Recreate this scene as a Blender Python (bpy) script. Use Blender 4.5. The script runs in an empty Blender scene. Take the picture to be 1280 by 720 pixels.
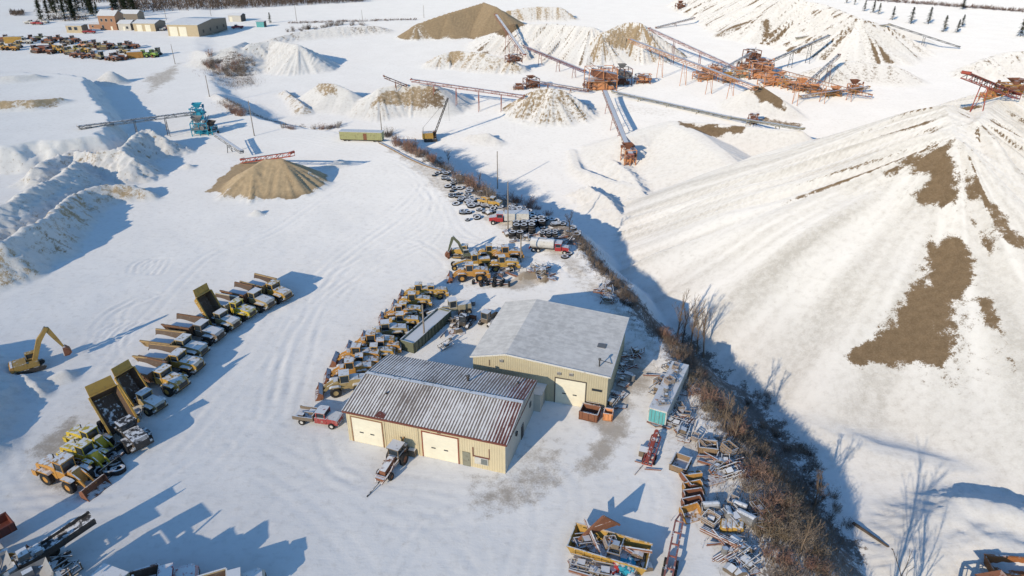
import bpy, math, random
import numpy as np
from mathutils import Vector, Matrix
random.seed(7)
C = bpy.context.scene.collection
R = math.radians
PITCH = R(28); FOC = 865.0; CZ = 60.0
SUN_EL = R(20); SUN_AZ = (0.574, 0.819)      # direction in which shadows fall

# ---------------------------------------------------------------- survey helpers
def ray(px, py):
    dx = (px-640)/FOC; dy = -(py-360)/FOC
    return (dx, math.cos(PITCH)+dy*math.sin(PITCH), -math.sin(PITCH)+dy*math.cos(PITCH))
def P(px, py, z=0.0):
    d = ray(px, py); t = (z-CZ)/d[2]
    return (d[0]*t, d[1]*t, z)

# ---------------------------------------------------------------- noise
def _h(ix, iy, s):
    n = (ix*374761393 + iy*668265263 + s*2147483647) & 0xffffffff
    n = ((n ^ (n >> 13))*1274126177) & 0xffffffff
    n = (n ^ (n >> 16))
    return (n & 0xffff)/65535.0
def vn(x, y, s=0):
    x = np.asarray(x, float); y = np.asarray(y, float)
    ix = np.floor(x).astype(np.int64); iy = np.floor(y).astype(np.int64)
    fx = x-ix; fy = y-iy
    fx = fx*fx*(3-2*fx); fy = fy*fy*(3-2*fy)
    a = _h(ix, iy, s); b = _h(ix+1, iy, s); c = _h(ix, iy+1, s); d = _h(ix+1, iy+1, s)
    return (a*(1-fx)+b*fx)*(1-fy)+(c*(1-fx)+d*fx)*fy
def fbm(x, y, o=4, s=0):
    r = 0; a = .5; t = 0
    for i in range(o):
        r = r+a*vn(x, y, s+i*17); t += a; a *= .5; x = x*2.03+5.1; y = y*2.03+1.7
    return r/t
def sst(a, b, x):
    t = np.clip((x-a)/(b-a), 0, 1); return t*t*(3-2*t)

# ---------------------------------------------------------------- terrain
def seg(X, Y, a, b):
    dx = b[0]-a[0]; dy = b[1]-a[1]; L2 = dx*dx+dy*dy+1e-9
    t = np.clip(((X-a[0])*dx+(Y-a[1])*dy)/L2, 0, 1)
    ex = X-(a[0]+t*dx); ey = Y-(a[1]+t*dy)
    return t, np.sqrt(ex*ex+ey*ey), ex, ey
def polydist(X, Y, pts):          # unsigned distance to polyline, sign by side of nearest segment
    best = np.full(np.shape(X), 1e9); sg = np.ones(np.shape(X))
    for a, b in zip(pts[:-1], pts[1:]):
        t, d, ex, ey = seg(X, Y, a, b)
        cr = (b[0]-a[0])*(Y-a[1])-(b[1]-a[1])*(X-a[0])
        m = d < best
        best = np.where(m, d, best); sg = np.where(m, np.sign(cr), sg)
    return best, sg
def inpoly(X, Y, pts):            # signed distance, negative inside
    best = np.full(np.shape(X), 1e9); ins = np.zeros(np.shape(X), bool)
    n = len(pts)
    for i in range(n):
        a = pts[i]; b = pts[(i+1) % n]
        t, d, ex, ey = seg(X, Y, a, b); best = np.minimum(best, d)
        c = (a[1] > Y) != (b[1] > Y)
        xi = (b[0]-a[0])*(Y-a[1])/((b[1]-a[1]) if abs(b[1]-a[1]) > 1e-9 else 1e-9)+a[0]
        ins ^= (c & (X < xi))
    return np.where(ins, -best, best)

CREST = [P(*p)[:2] for p in [(250,-20),(240,60),(262,112),(290,140),(340,155),(420,168),(480,176),(512,190),(545,210),(575,226),(605,246),
         (650,264),(700,282),(728,312),(760,352),(790,388),(815,415),(838,445),(865,490),(905,540),(940,590),(968,650),(985,720),(990,820),(980,1100)]]
PLAT = [P(x, y, 7)[:2] for x, y in [(105,90),(118,104),(128,118),(135,137),(150,152),(125,168),(60,176),(-120,195),(-500,150),(-400,75),(40,88)]]
def base(X, Y):
    d, s = polydist(X, Y, CREST)
    d = np.where(s > 0, d, -d)                      # positive on the pit side
    d = d + (fbm(X*.12, Y*.12, 3, 3)-.5)*5
    fl = 8.0-5.0*sst(180, 280, Y)
    z = -fl*sst(0, 13, d)*(1-.7*sst(330, 480, Y))
    dp = inpoly(X, Y, PLAT)
    pf = 1-sst(-3, 4, dp+(fbm(X*.2, Y*.2, 4, 9)-.5)*5)
    z = z+6.5*pf+pf*(1-pf)*(fbm(X*.35, Y*.35, 5, 10)-.5)*9
    return z
RIDGES = []
def ridge(pts, s=.62, w=0.0, s1=0.0, amp=.0, freq=.35, rough=0.0, dirt=0.0, soft=1.0, seed=1, sb=None, lines=0.0, dust=0.5, tan=0.0, wb=0, nw=0):
    RIDGES.append(dict(p=pts, s=s, w=w, s1=s1, amp=amp, freq=freq, rough=rough, dirt=dirt, seed=seed, soft=soft, sb=sb, lines=lines, dust=dust, tan=tan, wb=wb, nw=nw))
def rid(pxz, **k): ridge([P(x, y, z) for x, y, z in pxz], **k)
def evalR(r, X, Y):
    best = np.full(np.shape(X), -1e9); U = np.zeros(np.shape(X)); D = np.full(np.shape(X), 1e9)
    L = 0.0; pts = r['p']
    for i, (a, b) in enumerate(zip(pts[:-1], pts[1:])):
        t, d, ex, ey = seg(X, Y, a, b)
        l = math.hypot(b[0]-a[0], b[1]-a[1])
        ss = r['s']
        if r['sb'] is not None:
            ux = (b[0]-a[0])/l; uy = (b[1]-a[1])/l; sd = (ux*ey-uy*ex)/(d+1e-6)      # >0 left of the crest line
            ss = r['sb']+(r['s']-r['sb'])*sst(-.7, .7, sd)
        if r['nw']:
            g = sst(.45, .95, (-.676*ex+.737*ey)/(d+1e-6)); ss = ss*(1-g)+r['nw']*g
        zc = a[2]+(b[2]-a[2])*t
        z = zc-r['s1']*np.minimum(d, r['w'])-ss*np.maximum(d-r['w'], 0)
        if r['wb']: z = z-np.maximum(d-r['wb']*np.clip((zc+9)/20, .12, 1), 0)*.4*(1-sst(-.7, .7, sd))
        m = z > best
        best = np.where(m, z, best); D = np.where(m, d, D)
        U = np.where(m, L+l*t+7*np.arctan2(ey, ex), U)
        L += l
    if r['amp']:
        n = vn(U*r['freq'], D*.05, r['seed'])*.65+vn(U*r['freq']*2.7, D*.1, r['seed']+5)*.35-.5
        n2 = vn(U*r['freq']*5, D*.05, r['seed']+8)-.5
        best = best+r['amp']*(n*2+n2*.9)*np.clip(D/6, 0, 1)
    if r['rough']:
        f = fbm(X*.2, Y*.2, 6, r['seed']); g2 = 1-np.abs(2*fbm(X*.33+9, Y*.33, 5, r['seed']+40)-1); g3 = 1-np.abs(2*fbm(X*.8, Y*.7+3, 3, r['seed']+50)-1); best = best+r['rough']*((f-.5)*1.3+(g2-.8)*1.0+(g3-.75)*.55)
    return best, U, D
def H(X, Y, full=False):
    X = np.asarray(X, float); Y = np.asarray(Y, float)
    z = base(X, Y); dirt = np.zeros(X.shape); dust = np.zeros(X.shape); tan = np.zeros(X.shape)
    for r in RIDGES:
        xs = [p[0] for p in r['p']]; ys = [p[1] for p in r['p']]
        m = max(p[2] for p in r['p'])+11; m = (m/r['s']+r['w']+4)
        sel = (X > min(xs)-m) & (X < max(xs)+m) & (Y > min(ys)-m) & (Y < max(ys)+m)
        if not sel.any(): continue
        q, U, D = evalR(r, X[sel], Y[sel]); b = z[sel]; k = r['soft']
        h = np.clip(.5+.5*(q-b)/k, 0, 1)
        z[sel] = b*(1-h)+q*h+k*h*(1-h)
        if full:
            dd = r['dirt']*(.35+1.3*vn(U*.5, D*.04, r['seed']+3)*1.0)*h
            if r['lines']:
                big = r['seed'] in (11, 12, 13, 15)
                ln = vn(U*r['freq']*(3.6 if big else 5), D*.035, r['seed']+6)*.6+vn(U*r['freq']*(9 if big else 17), D*.07, r['seed']+7)*.4
                fade = (1-sst(16, 34, D))*sst(0, 3, D)*sst(-5, 3, q) if big else 1
                dd = dd+r['lines']*np.clip((ln-.56)*4, 0, 1)*h*(.1+1.3*vn(U*.3, D*.08, r['seed']+9))*fade
            e = dirt[sel]; dirt[sel] = e*(1-h)+dd*h
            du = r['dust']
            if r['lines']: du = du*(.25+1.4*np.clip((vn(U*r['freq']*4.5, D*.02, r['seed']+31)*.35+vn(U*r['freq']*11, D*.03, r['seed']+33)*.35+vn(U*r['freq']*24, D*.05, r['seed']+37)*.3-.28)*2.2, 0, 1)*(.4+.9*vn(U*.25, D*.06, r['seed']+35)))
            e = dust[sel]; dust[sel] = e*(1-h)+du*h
            e = tan[sel]; tan[sel] = e*(1-h)+r['tan']*h
    z = z+(fbm(X*.06, Y*.06, 3, 21)-.5)*.35
    return (z, dirt, dust, tan) if full else z
_T = np.concatenate([np.linspace(.9, 1.6, 1)*0+45, 45*np.exp(np.linspace(0, math.log(60), 700))])
def G(px, py, dz=0.0):
    """ground point seen at a survey pixel"""
    d = ray(px, py)
    l = math.sqrt(sum(c*c for c in d))
    t = _T/l
    z = H(d[0]*t, d[1]*t)+dz; rz = CZ+d[2]*t
    i = int(np.argmax(rz < z))
    if rz[-1] >= z[-1]: t0 = t[-1]
    else:
        a = max(i-1, 0); f0 = rz[a]-z[a]; f1 = rz[i]-z[i]
        t0 = t[a]+(t[i]-t[a])*(f0/(f0-f1) if f0 != f1 else 0)
    x, y = d[0]*t0, d[1]*t0
    return (x, y, float(H(np.array([x]), np.array([y]))[0]))
def hz(x, y): return float(H(np.array([x]), np.array([y]))[0])
def pile(cr, toe, s=.62, **k):
    d = ray(*toe); z0 = 0.0
    for _ in range(4):
        q = P(toe[0], toe[1], z0); z0 = float(base(np.array([q[0]]), np.array([q[1]]))[0])
    cp = min(cr, key=lambda c: abs(c[0]-toe[0]))
    dc = ray(cp[0], cp[1]); dt = ray(*toe)
    tc = -dc[2]/dc[1]; tt = -dt[2]/dt[1]
    z = (60/tc-(60-z0)/tt+z0/s)/(1/s+1/tc)
    rid([(c[0], c[1], z+(c[2] if len(c) > 2 else 0)) for c in cr], s=s, **k)

# main stockpile on the right
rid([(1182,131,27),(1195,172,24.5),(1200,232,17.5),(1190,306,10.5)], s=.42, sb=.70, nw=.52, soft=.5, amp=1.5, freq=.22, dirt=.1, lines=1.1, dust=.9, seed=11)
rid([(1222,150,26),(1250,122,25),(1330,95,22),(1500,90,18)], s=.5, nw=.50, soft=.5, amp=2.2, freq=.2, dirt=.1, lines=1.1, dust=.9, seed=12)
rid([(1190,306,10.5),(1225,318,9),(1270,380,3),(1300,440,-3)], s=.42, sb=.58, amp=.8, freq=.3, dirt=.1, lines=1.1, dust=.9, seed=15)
rid([(1020,528,-6.6),(1100,562,-6.4),(1190,582,-6.2),(1300,586,-6.2)], s=.3, w=1, s1=0, seed=17)
# shelf left of the pile and the brown ledge
rid([(790,168,0),(842,152,2),(870,166,2.5),(900,189,2),(926,213,.5),(935,236,-3.5)], s=.42, w=2, s1=.1, amp=.3, seed=18, dirt=.05)
rid([(852,152,1.5),(930,158,2),(1000,164,3)], s=.7, w=1, seed=19, dirt=.1)
# low white mounds in the pit
rid([(755,192,-4.5),(790,218,-4.5),(812,252,-5.5)], s=.5, amp=1.4, rough=1.0, seed=20)
rid([(735,232,-4.8),(762,250,-5),(790,282,-6.5)], s=.55, amp=1.4, rough=1.0, seed=21)
rid([(715,188,-6),(722,210,-6),(752,222,-5.8),(800,236,-5.5)], s=.7, w=1, rough=.3, seed=22)
rid([(735,183,-5.6),(760,180,-5.5),(800,186,-5.5)], s=.6, w=1.5, seed=23, dirt=.1)
# snow hummocks at bottom right
rid([(1165,652,-5.5),(1215,628,-4.5),(1260,636,-4.4),(1330,655,-5)], s=.55, w=1, s1=.1, amp=.5, rough=.5, seed=24)
rid([(1160,690,-6),(1220,665,-5),(1290,690,-5.5)], s=.4, w=2, s1=.1, amp=.6, rough=.5, seed=25)
# brown pile of sand in the yard and other stockpiles
pile([(316,208,-.9),(330,199),(352,199)], (332,249), amp=.8, freq=.5, dirt=1.0, tan=1.0, seed=31)
pile([(400,104,-1),(419,104),(436,112,-1.6)], (415,142), amp=.4, dirt=.15, seed=32)
pile([(474,110),(500,105,.6),(545,105,.4)], (510,142), amp=.8, freq=.9, dirt=.25, tan=.6, seed=33)
rid([(545,205-97,4.5),(565,112,2),(590,124,-2)], s=.62, seed=34)
pile([(668,112,-1),(690,110),(705,113,-1)], (690,158), amp=1.0, freq=.8, dirt=.45, lines=.8, tan=.5, seed=35)
rid([(630,150,-4.5),(660,152,-3.5),(725,160,-5)], s=.8, amp=.8, freq=.8, rough=.4, dirt=.5, seed=36)
pile([(752,42,-4),(775,30,-1),(790,27),(800,28)], (775,84), s=.66, amp=1.5, freq=.5, dirt=.45, lines=1.2, tan=.6, seed=37)
pile([(640,30,-2),(690,29),(740,33)], (700,78), s=.45, amp=1.6, freq=.4, dirt=.18, lines=.7, seed=38)
pile([(520,30,-9),(560,16,-4),(605,3),(620,8,-1)], (590,46), s=.6, amp=.6, freq=.3, dirt=1.0, tan=.45, seed=39)
pile([(635,13,-2),(665,8),(700,8)], (670,27), s=.6, amp=1.0, freq=.3, dirt=.45, tan=.8, seed=40)
pile([(552,67,-1),(570,63),(605,66,.3),(640,74,-1.5)], (590,90), s=.6, amp=1.2, freq=.6, dirt=.45, tan=.7, seed=41)
pile([(310,55,-.5),(340,50),(372,55,.2)], (340,87), s=.6, amp=1.3, freq=.6, dirt=.12, lines=.5, seed=42)
pile([(940,110,-.5),(950,106),(968,118,-1.8),(985,130,-4)], (940,150), s=.6, amp=.5, dirt=.15, seed=43)
pile([(940,12,-4),(958,24,-3),(958,25,-3)], (955,64), s=.6, amp=.5, dirt=.12, seed=44)
pile([(880,-16,-5),(930,-14),(985,-4,2),(1030,5,0),(1075,22,-3),(1110,32,-8)], (1000,50), s=.55, amp=2.2, freq=.3, dirt=.25, lines=.9, seed=45)
pile([(1085,36,-2),(1112,29),(1150,44,-5)], (1108,60), s=.5, amp=.6, dirt=.1, seed=46)
pile([(1030,82,-1),(1065,76),(1120,82,-1)], (1070,106), s=.45, amp=.4, dirt=.35, seed=47)
pile([(1225,75,-2),(1258,64),(1330,62)], (1250,96), s=.6, amp=2.2, freq=.5, dirt=.2, lines=.6, seed=48)
pile([(588,168,-1),(610,166),(620,172,-1)], (600,182), s=.6, rough=.4, seed=49)
# crags on the left
rid([(-140,335,7),(0,303,6.6),(20,292,6.2),(47,281,5.9),(65,265,5.4),(87,242,5),(110,234,4.3),(135,230,3.8),(165,232,3.0),(188,241,1.4)],
    s=1.0, w=.4, rough=1.2, dirt=.34, tan=1, seed=51)
rid([(47,283,6),(60,296,4),(75,300,1)], s=.9, rough=.5, dirt=.4, seed=52)
rid([(-60,270,7.4),(0,253,7.2),(20,246,6.9),(45,232,6.6),(70,220,6.4),(84,212,5.8),(95,204,3.4)], s=.62, rough=1.3, dirt=.2, seed=53)
rid([(40,210,4),(90,188,4),(125,192,5),(150,186,6),(165,196,5.5)], s=.8, rough=1.6, dirt=.2, seed=54)
rid([(165,196,4),(182,212,2.2)], s=1.0, rough=.5, seed=55)
rid([(150,182,6),(180,162,6),(205,170,5)], s=.8, rough=1.7, dirt=.22, seed=56)
rid([(-60,124,9),(0,126,9),(40,124,9.2),(78,122,8)], s=.6, rough=.6, dirt=.6, tan=1, seed=57)
rid([(-75,440,4),(-38,455,3.6),(-30,490,3.2),(-45,540,3)], s=.6, rough=.8, seed=58)
rid([(28,468,1.0),(42,478,1.3),(50,488,.9)], s=.7, rough=.5, soft=.4, seed=59)
rid([(66,466,1.2),(80,462,1.4)], s=.8, rough=.4, soft=.4, seed=60)
rid([(-40,96,8.5),(20,94,8.6),(45,92,8.4)], s=.5, rough=.4, seed=61)
rid([(128,92,4),(138,88,5.2),(146,92,3.6)], s=.8, rough=.4, seed=62)
rid([(180,212,1.4),(183,213,1.4)], s=1, soft=.5, seed=63)
rid([(232,205,1.0),(236,205,1.1)], s=.7, soft=.5, seed=64)
rid([(318,262,1.1),(323,262,1.1)], s=.9, soft=.5, seed=65)
# bank with brush at upper left, berms
rid([(246,62,1),(262,66,5),(290,58,7),(305,52,6)], s=.45, amp=.6, dirt=.2, seed=66)
rid([(355,112,-1),(366,120,-1),(380,132,-1)], s=.6, rough=.6, dirt=.4, soft=.6, seed=67)
rid([(340,48,1),(370,40,2),(420,34,3),(470,32,2.5)], s=.35, amp=.5, rough=.6, dirt=.35, seed=68)
rid([(655,342,.9),(672,338,1.1),(682,346,.7)], s=.55, rough=.7, soft=.5, dirt=.8, seed=69)
rid([(268,116,1.2),(285,126,1.2),(300,134,1)], s=.5, rough=.4, soft=.6, seed=70)
rid([(410,205,1),(425,199,1.5)], s=.5, rough=.3, soft=.6, seed=71)

# painted-by-position ground wear: (polygon in survey pixels, amount, softness)
DIRT = [([(1188,176),(1165,184),(1136,196),(1112,206),(1168,212),(1154,230),(1132,246),(1165,258),(1194,254),(1198,222)], 1.35, 2.4),
        ([(1085,445),(1170,452),(1190,420),(1200,380),(1240,470),(1200,500),(1110,480)], .42, 6),
        ([(1192,340),(1215,350),(1225,400),(1200,440),(1180,400)], .5, 3),
        ([(1050,235),(1180,160),(1190,300),(1120,290)], .22, 6),
        ([(1142,196),(1100,214),(1104,222),(1150,206)], .8, 1),
        ([(1186,298),(1168,310),(1176,330),(1146,364),(1112,400),(1072,442),(1100,454),(1140,450),(1168,454),(1182,415),(1192,366),(1218,354),(1206,322)], 1.5, 3.0),
        ([(1203,198),(1216,222),(1250,262),(1283,300),(1283,322),(1240,280),(1206,238)], .8, 1),
        ([(1196,240),(1216,262),(1250,330),(1225,300)], .8, 1),
        ([(1196,320),(1212,350),(1236,412),(1270,460),(1262,420),(1232,370),(1216,330)], .9, 1.2),
        ([(258,240),(285,214),(305,202),(352,197),(398,236),(370,248),(330,250)], 1.3, 1),
        ([(506,38),(560,18),(604,3),(640,16),(655,30),(628,47),(600,46),(540,42)], 1.2, 2),
        ([(463,134),(474,112),(540,106),(560,132),(556,138),(520,137),(500,134)], .75, 2),
        ([(399,104),(396,116),(402,122),(420,120),(421,108)], .7, 2),
        ([(742,60),(765,38),(790,28),(802,40),(800,55),(770,62)], .75, 2),
        ([(672,118),(690,112),(704,120),(700,140),(684,142)], .5, 2),
        ([(600,3+60),(612,64),(610,76),(600,74)], .7, 2), ([(556,68),(576,64),(580,76),(560,78)], .8, 2),
        ([(932,112),(948,107),(975,120),(980,138),(960,128),(940,118)], 1.0, 1.5),
        ([(850,152),(930,159),(928,166),(905,168),(856,160)], 1.1, 1.5),
        ([(958,146),(1000,154),(1002,160),(930,150)], .7, 1),
        ([(950,26),(962,24),(968,46),(950,48)], .9, 3),
        ([(136,232),(178,238),(182,250),(148,250)], .8, 1.5), ([(0,128),(70,124),(74,134),(0,136)], .6, 2)]
MUD = [([(596,596),(690,560),(712,560),(690,605),(640,640),(600,628)], .75, 4),
       ([(742,520),(800,430),(812,470),(790,530),(760,590),(725,600)], .85, 3),
       ([(790,425),(760,430),(775,470)], .6, 3),
       ([(40,560),(95,520),(110,540),(70,600),(140,606),(130,622),(60,614),(36,590)], .75, 2.5),
       ([(640,345),(680,325),(690,350),(650,362),(600,360)], .8, 2),
       ([(590,545),(640,500),(700,520),(690,560),(640,600)], .25, 4),
       ([(180,98),(225,78),(222,96),(200,108),(185,118)], .7, 4),
       ([(20,540),(100,470),(200,390),(330,340),(370,365),(270,440),(190,530),(150,620),(30,640)], .22, 5),
       ([(395,500),(400,460),(480,370),(560,350),(600,380),(520,440),(470,500)], .3, 3),
       ([(540,355),(560,320),(620,295),(690,320),(680,365),(600,368)], .35, 3),
       ([(360,510),(430,505),(500,560),(500,620),(440,600)], .22, 4),
       ([(470,175),(600,240),(720,320),(830,440),(820,450),(700,330),(560,250)], .6, 2.5),
       ([(700,120),(780,128),(860,140),(840,148),(740,134)], .35, 3),
       ([(840,500),(910,560),(950,640),(960,720),(900,720),(860,600),(820,540)], .55, 4),
       ([(720,650),(800,690),(790,730),(730,720)], .45, 3)]
SCRUB = [([(470,172),(545,192),(600,232),(660,258),(735,296),(800,372),(850,412),(905,456),(960,505),(1010,560),(1048,640),(1085,690),(1100,760),(930,760),(945,660),
           (930,600),(890,530),(850,480),(810,420),(760,370),(712,312),(690,290),(600,256),(560,215),(500,188)], 1.0, 3),
         ([(262,70),(250,66),(295,105),(322,108),(320,80),(300,62)], .8, 4),
         ([(272,132),(262,122),(300,142),(400,162),(400,158),(330,145)], .8, 3)]

def build_ground():
    def axis(steps):
        out = [steps[0][0]]
        for a, b, s0, s1 in steps:
            x = a
            while x < b-1e-6:
                s = s0+(s1-s0)*(x-a)/(b-a); x += s; out.append(min(x, b))
        return np.unique(np.array(out))
    xs = axis([(0,115,.42,.46),(115,165,.5,.8),(160,520,1.0,3.0),(520,6000,6,300)])
    xs = np.unique(np.concatenate([-xs, xs]))
    ys = axis([(-300,30,30,6),(30,50,3,.5),(50,150,.4,.45),(150,205,.45,.5),(205,240,.5,.9),(240,760,.9,3.0),(760,9000,8,350)])
    X, Y = np.meshgrid(xs, ys); nx = len(xs); ny = len(ys)
    z = np.empty(X.shape); dirt = np.empty(X.shape); dust = np.empty(X.shape); tan = np.empty(X.shape)
    for i in range(0, ny, 100):
        z[i:i+100], dirt[i:i+100], dust[i:i+100], tan[i:i+100] = H(X[i:i+100], Y[i:i+100], True)
    mud = np.zeros(X.shape); scrub = np.zeros(X.shape)
    def paint(arr, lst, sd):
        for pts, amt, sf in lst:
            w = [G(*p)[:2] for p in pts]
            bx = [p[0] for p in w]; by = [p[1] for p in w]; m = 3*sf+2
            sel = (X > min(bx)-m) & (X < max(bx)+m) & (Y > min(by)-m) & (Y < max(by)+m)
            if not sel.any(): continue
            x = X[sel]; y = Y[sel]
            d = inpoly(x, y, w)+(fbm(x*.35, y*.35, 4, sd)-.5)*3.2*sf**.5
            arr[sel] = np.maximum(arr[sel], amt*(1-sst(-sf, sf, d)))
    gy, gx = np.gradient(z, ys, xs); sl = np.sqrt(gx*gx+gy*gy)
    lf = sst(-45, -60, X)*(Y < 330)
    dirt = dirt+lf*sst(.6, 1.2, sl)*.20*(.2+1.3*fbm(X*.15, Y*.15, 3, 91))
    tan = np.maximum(tan, lf*.6)
    paint(dirt, DIRT, 5); paint(mud, MUD, 6); paint(scrub, SCRUB, 7)
    # wheel ruts pressed into the yard
    for pts, off, dep in TRACKS:
        w = [P(*p)[:2] for p in pts]
        fine = []
        n = len(w)
        for i in range(n-1):
            p0 = w[max(i-1,0)]; p1 = w[i]; p2 = w[i+1]; p3 = w[min(i+2,n-1)]
            for k in range(6):
                t = k/6
                fine.append(tuple(.5*((2*p1[j])+(-p0[j]+p2[j])*t+(2*p0[j]-5*p1[j]+4*p2[j]-p3[j])*t*t+(-p0[j]+3*p1[j]-3*p2[j]+p3[j])*t**3) for j in (0,1)))
        fine.append(w[-1])
        bx = [p[0] for p in fine]; by = [p[1] for p in fine]; m = 4
        sel = (X > min(bx)-m) & (X < max(bx)+m) & (Y > min(by)-m) & (Y < max(by)+m)
        if not sel.any(): continue
        d, s = polydist(X[sel], Y[sel], fine); d = d*s
        for o in (-1, 1):
            e = np.abs(d-o*off)
            z[sel] += .45*dep*(np.exp(-((e-.65)/.25)**2)*.5-np.exp(-(e/.34)**2))*(.3+1.1*vn(X[sel]*.25,Y[sel]*.25,4))
            mud[sel] = np.maximum(mud[sel], .24*np.exp(-(e/.38)**2)*vn(X[sel]*.15, Y[sel]*.15, 8))
    near = (1-sst(150, 260, Y))
    z += near*(fbm(X*.5, Y*.5, 3, 77)-.5)*.07+scrub*(fbm(X*.4, Y*.4, 3, 78)-.5)*.9
    co = np.stack([X, Y, z], -1).reshape(-1, 3).astype(np.float32)
    idx = np.arange(nx*ny).reshape(ny, nx)
    q = np.stack([idx[:-1,:-1], idx[:-1,1:], idx[1:,1:], idx[1:,:-1]], -1).reshape(-1, 4).astype(np.int32)
    me = bpy.data.meshes.new('ground'); nf = len(q)
    me.vertices.add(len(co)); me.vertices.foreach_set('co', co.ravel())
    me.loops.add(nf*4); me.loops.foreach_set('vertex_index', q.ravel())
    me.polygons.add(nf); me.polygons.foreach_set('loop_start', np.arange(0, nf*4, 4, dtype=np.int32))
    me.update(calc_edges=True); me.polygons.foreach_set('use_smooth', np.ones(nf, bool))
    at = me.color_attributes.new('wear', 'FLOAT_COLOR', 'POINT')
    col = np.stack([dirt, mud, scrub, dust], -1).reshape(-1).astype(np.float32)  # alpha: ridge dust plus painted dimming of bright slopes
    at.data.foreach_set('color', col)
    at2 = me.attributes.new('tan', 'FLOAT', 'POINT'); at2.data.foreach_set('value', tan.reshape(-1).astype(np.float32))
    o = bpy.data.objects.new('ground', me); C.objects.link(o); o['kind'] = 'structure'
    me.materials.append(ground_mat())
    return o
TRACKS = []
def trk(pts, off=1.0, dep=.09): TRACKS.append((pts, off, dep))
trk([(-20,640),(30,625),(90,628),(150,622),(210,590),(270,530),(320,470),(370,400),(420,330),(500,270),(530,230),(500,200),(400,175),(330,160)])
trk([(-20,600),(20,590),(22,540),(60,505),(110,480),(150,430),(190,390),(260,320),(340,290),(430,230),(480,215),(440,190),(350,172)])
trk([(0,560),(10,600),(50,640),(130,640),(200,610),(280,560)])
for k in range(5):
    o = k*7
    trk([(100+o,440-o*.4),(118+o,425-o*.5),(124+o,405-o*.5),(142+o,388-o*.5),(165+o,380-o*.4)], .7, .16)
    trk([(128+k*9,452),(116+k*9,436),(122+k*9,416),(140+k*9,404)], .6, .15)
for k in range(4): trk([(165+k*8,340),(170+k*8,330),(185+k*8,325),(175+k*8,342)], .6, .14)
trk([(260,720),(330,650),(400,600),(470,620),(560,640),(600,700)],1,.05); trk([(230,700),(330,620),(420,590),(500,600),(590,610),(680,590),(740,540),(800,440)],1,.06)
trk([(300,720),(420,640),(520,650),(640,640),(720,600),(780,500)],1,.05); trk([(340,560),(400,590),(480,640),(560,690),(600,740)],1,.05); trk([(320,590),(380,630),(440,690),(470,740)],1,.05)
trk([(350,500),(360,440),(385,400),(400,360),(430,330),(520,290),(545,260),(535,225),(500,205)])
trk([(330,520),(345,450),(372,395),(395,350),(500,300),(560,330),(540,345)]); trk([(560,255),(575,285),(600,300),(640,310),(700,330),(720,345)])
trk([(690,580),(720,620),(700,680),(690,740)]); trk([(760,600),(800,590),(830,620),(820,680),(800,740)]); trk([(640,600),(660,650),(640,720)])
trk([(560,640),(620,600),(640,560),(670,530)]); trk([(405,545),(420,580),(450,600)])
_r = random.Random(4)
for k in range(7):
    a, b = _r.uniform(-42,42), _r.uniform(-26,26)
    trk([(-20+a,640+b),(90+a,630+b),(210+a,590+b),(270+a,530+b),(320+a,470+b),(370+a,400+b),(430+a*.7,330+b*.7),(510+a*.6,270+b*.5),(535+a*.4,230+b*.4),(500+a*.4,200+b*.3),(400,175+b*.2),(300,158+b*.2)], .9, .045)
for k in range(5):
    a, b = _r.uniform(-20,20), _r.uniform(-8,8)
    trk([(350+a,520+b),(372+a,440+b),(400+a,370+b),(480+a,320+b),(545,300+b),(600+a*.3,305+b*.3),(700,335+b*.5)], .9, .06)
for k in range(5):
    a, b = _r.uniform(-20,20), _r.uniform(-12,12)
    trk([(480+a,740),(540+a,660+b),(620+a,620+b),(700+a,570+b),(760+a*.4,510),(800,440),(815,425)], .9, .06)
for k in range(5): trk([(500+k*6,215+k*2),(528+k*4,238+k*5),(534+k*4,262+k*5),(520+k*4,285+k*5)], 1.0, .06)
trk([(200,130),(220,150),(240,180),(230,210),(160,235)]); trk([(210,60),(225,90),(228,120),(240,150),(300,160)])
trk([(640,180),(680,210),(760,300),(850,350)], 1, .08); trk([(430,80),(500,85),(600,100),(640,140),(620,180),(640,205)], 1.2, .1)
trk([(760,210),(800,290),(900,370),(1000,470),(1100,540),(1280,560)], 1.2, .08)
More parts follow.
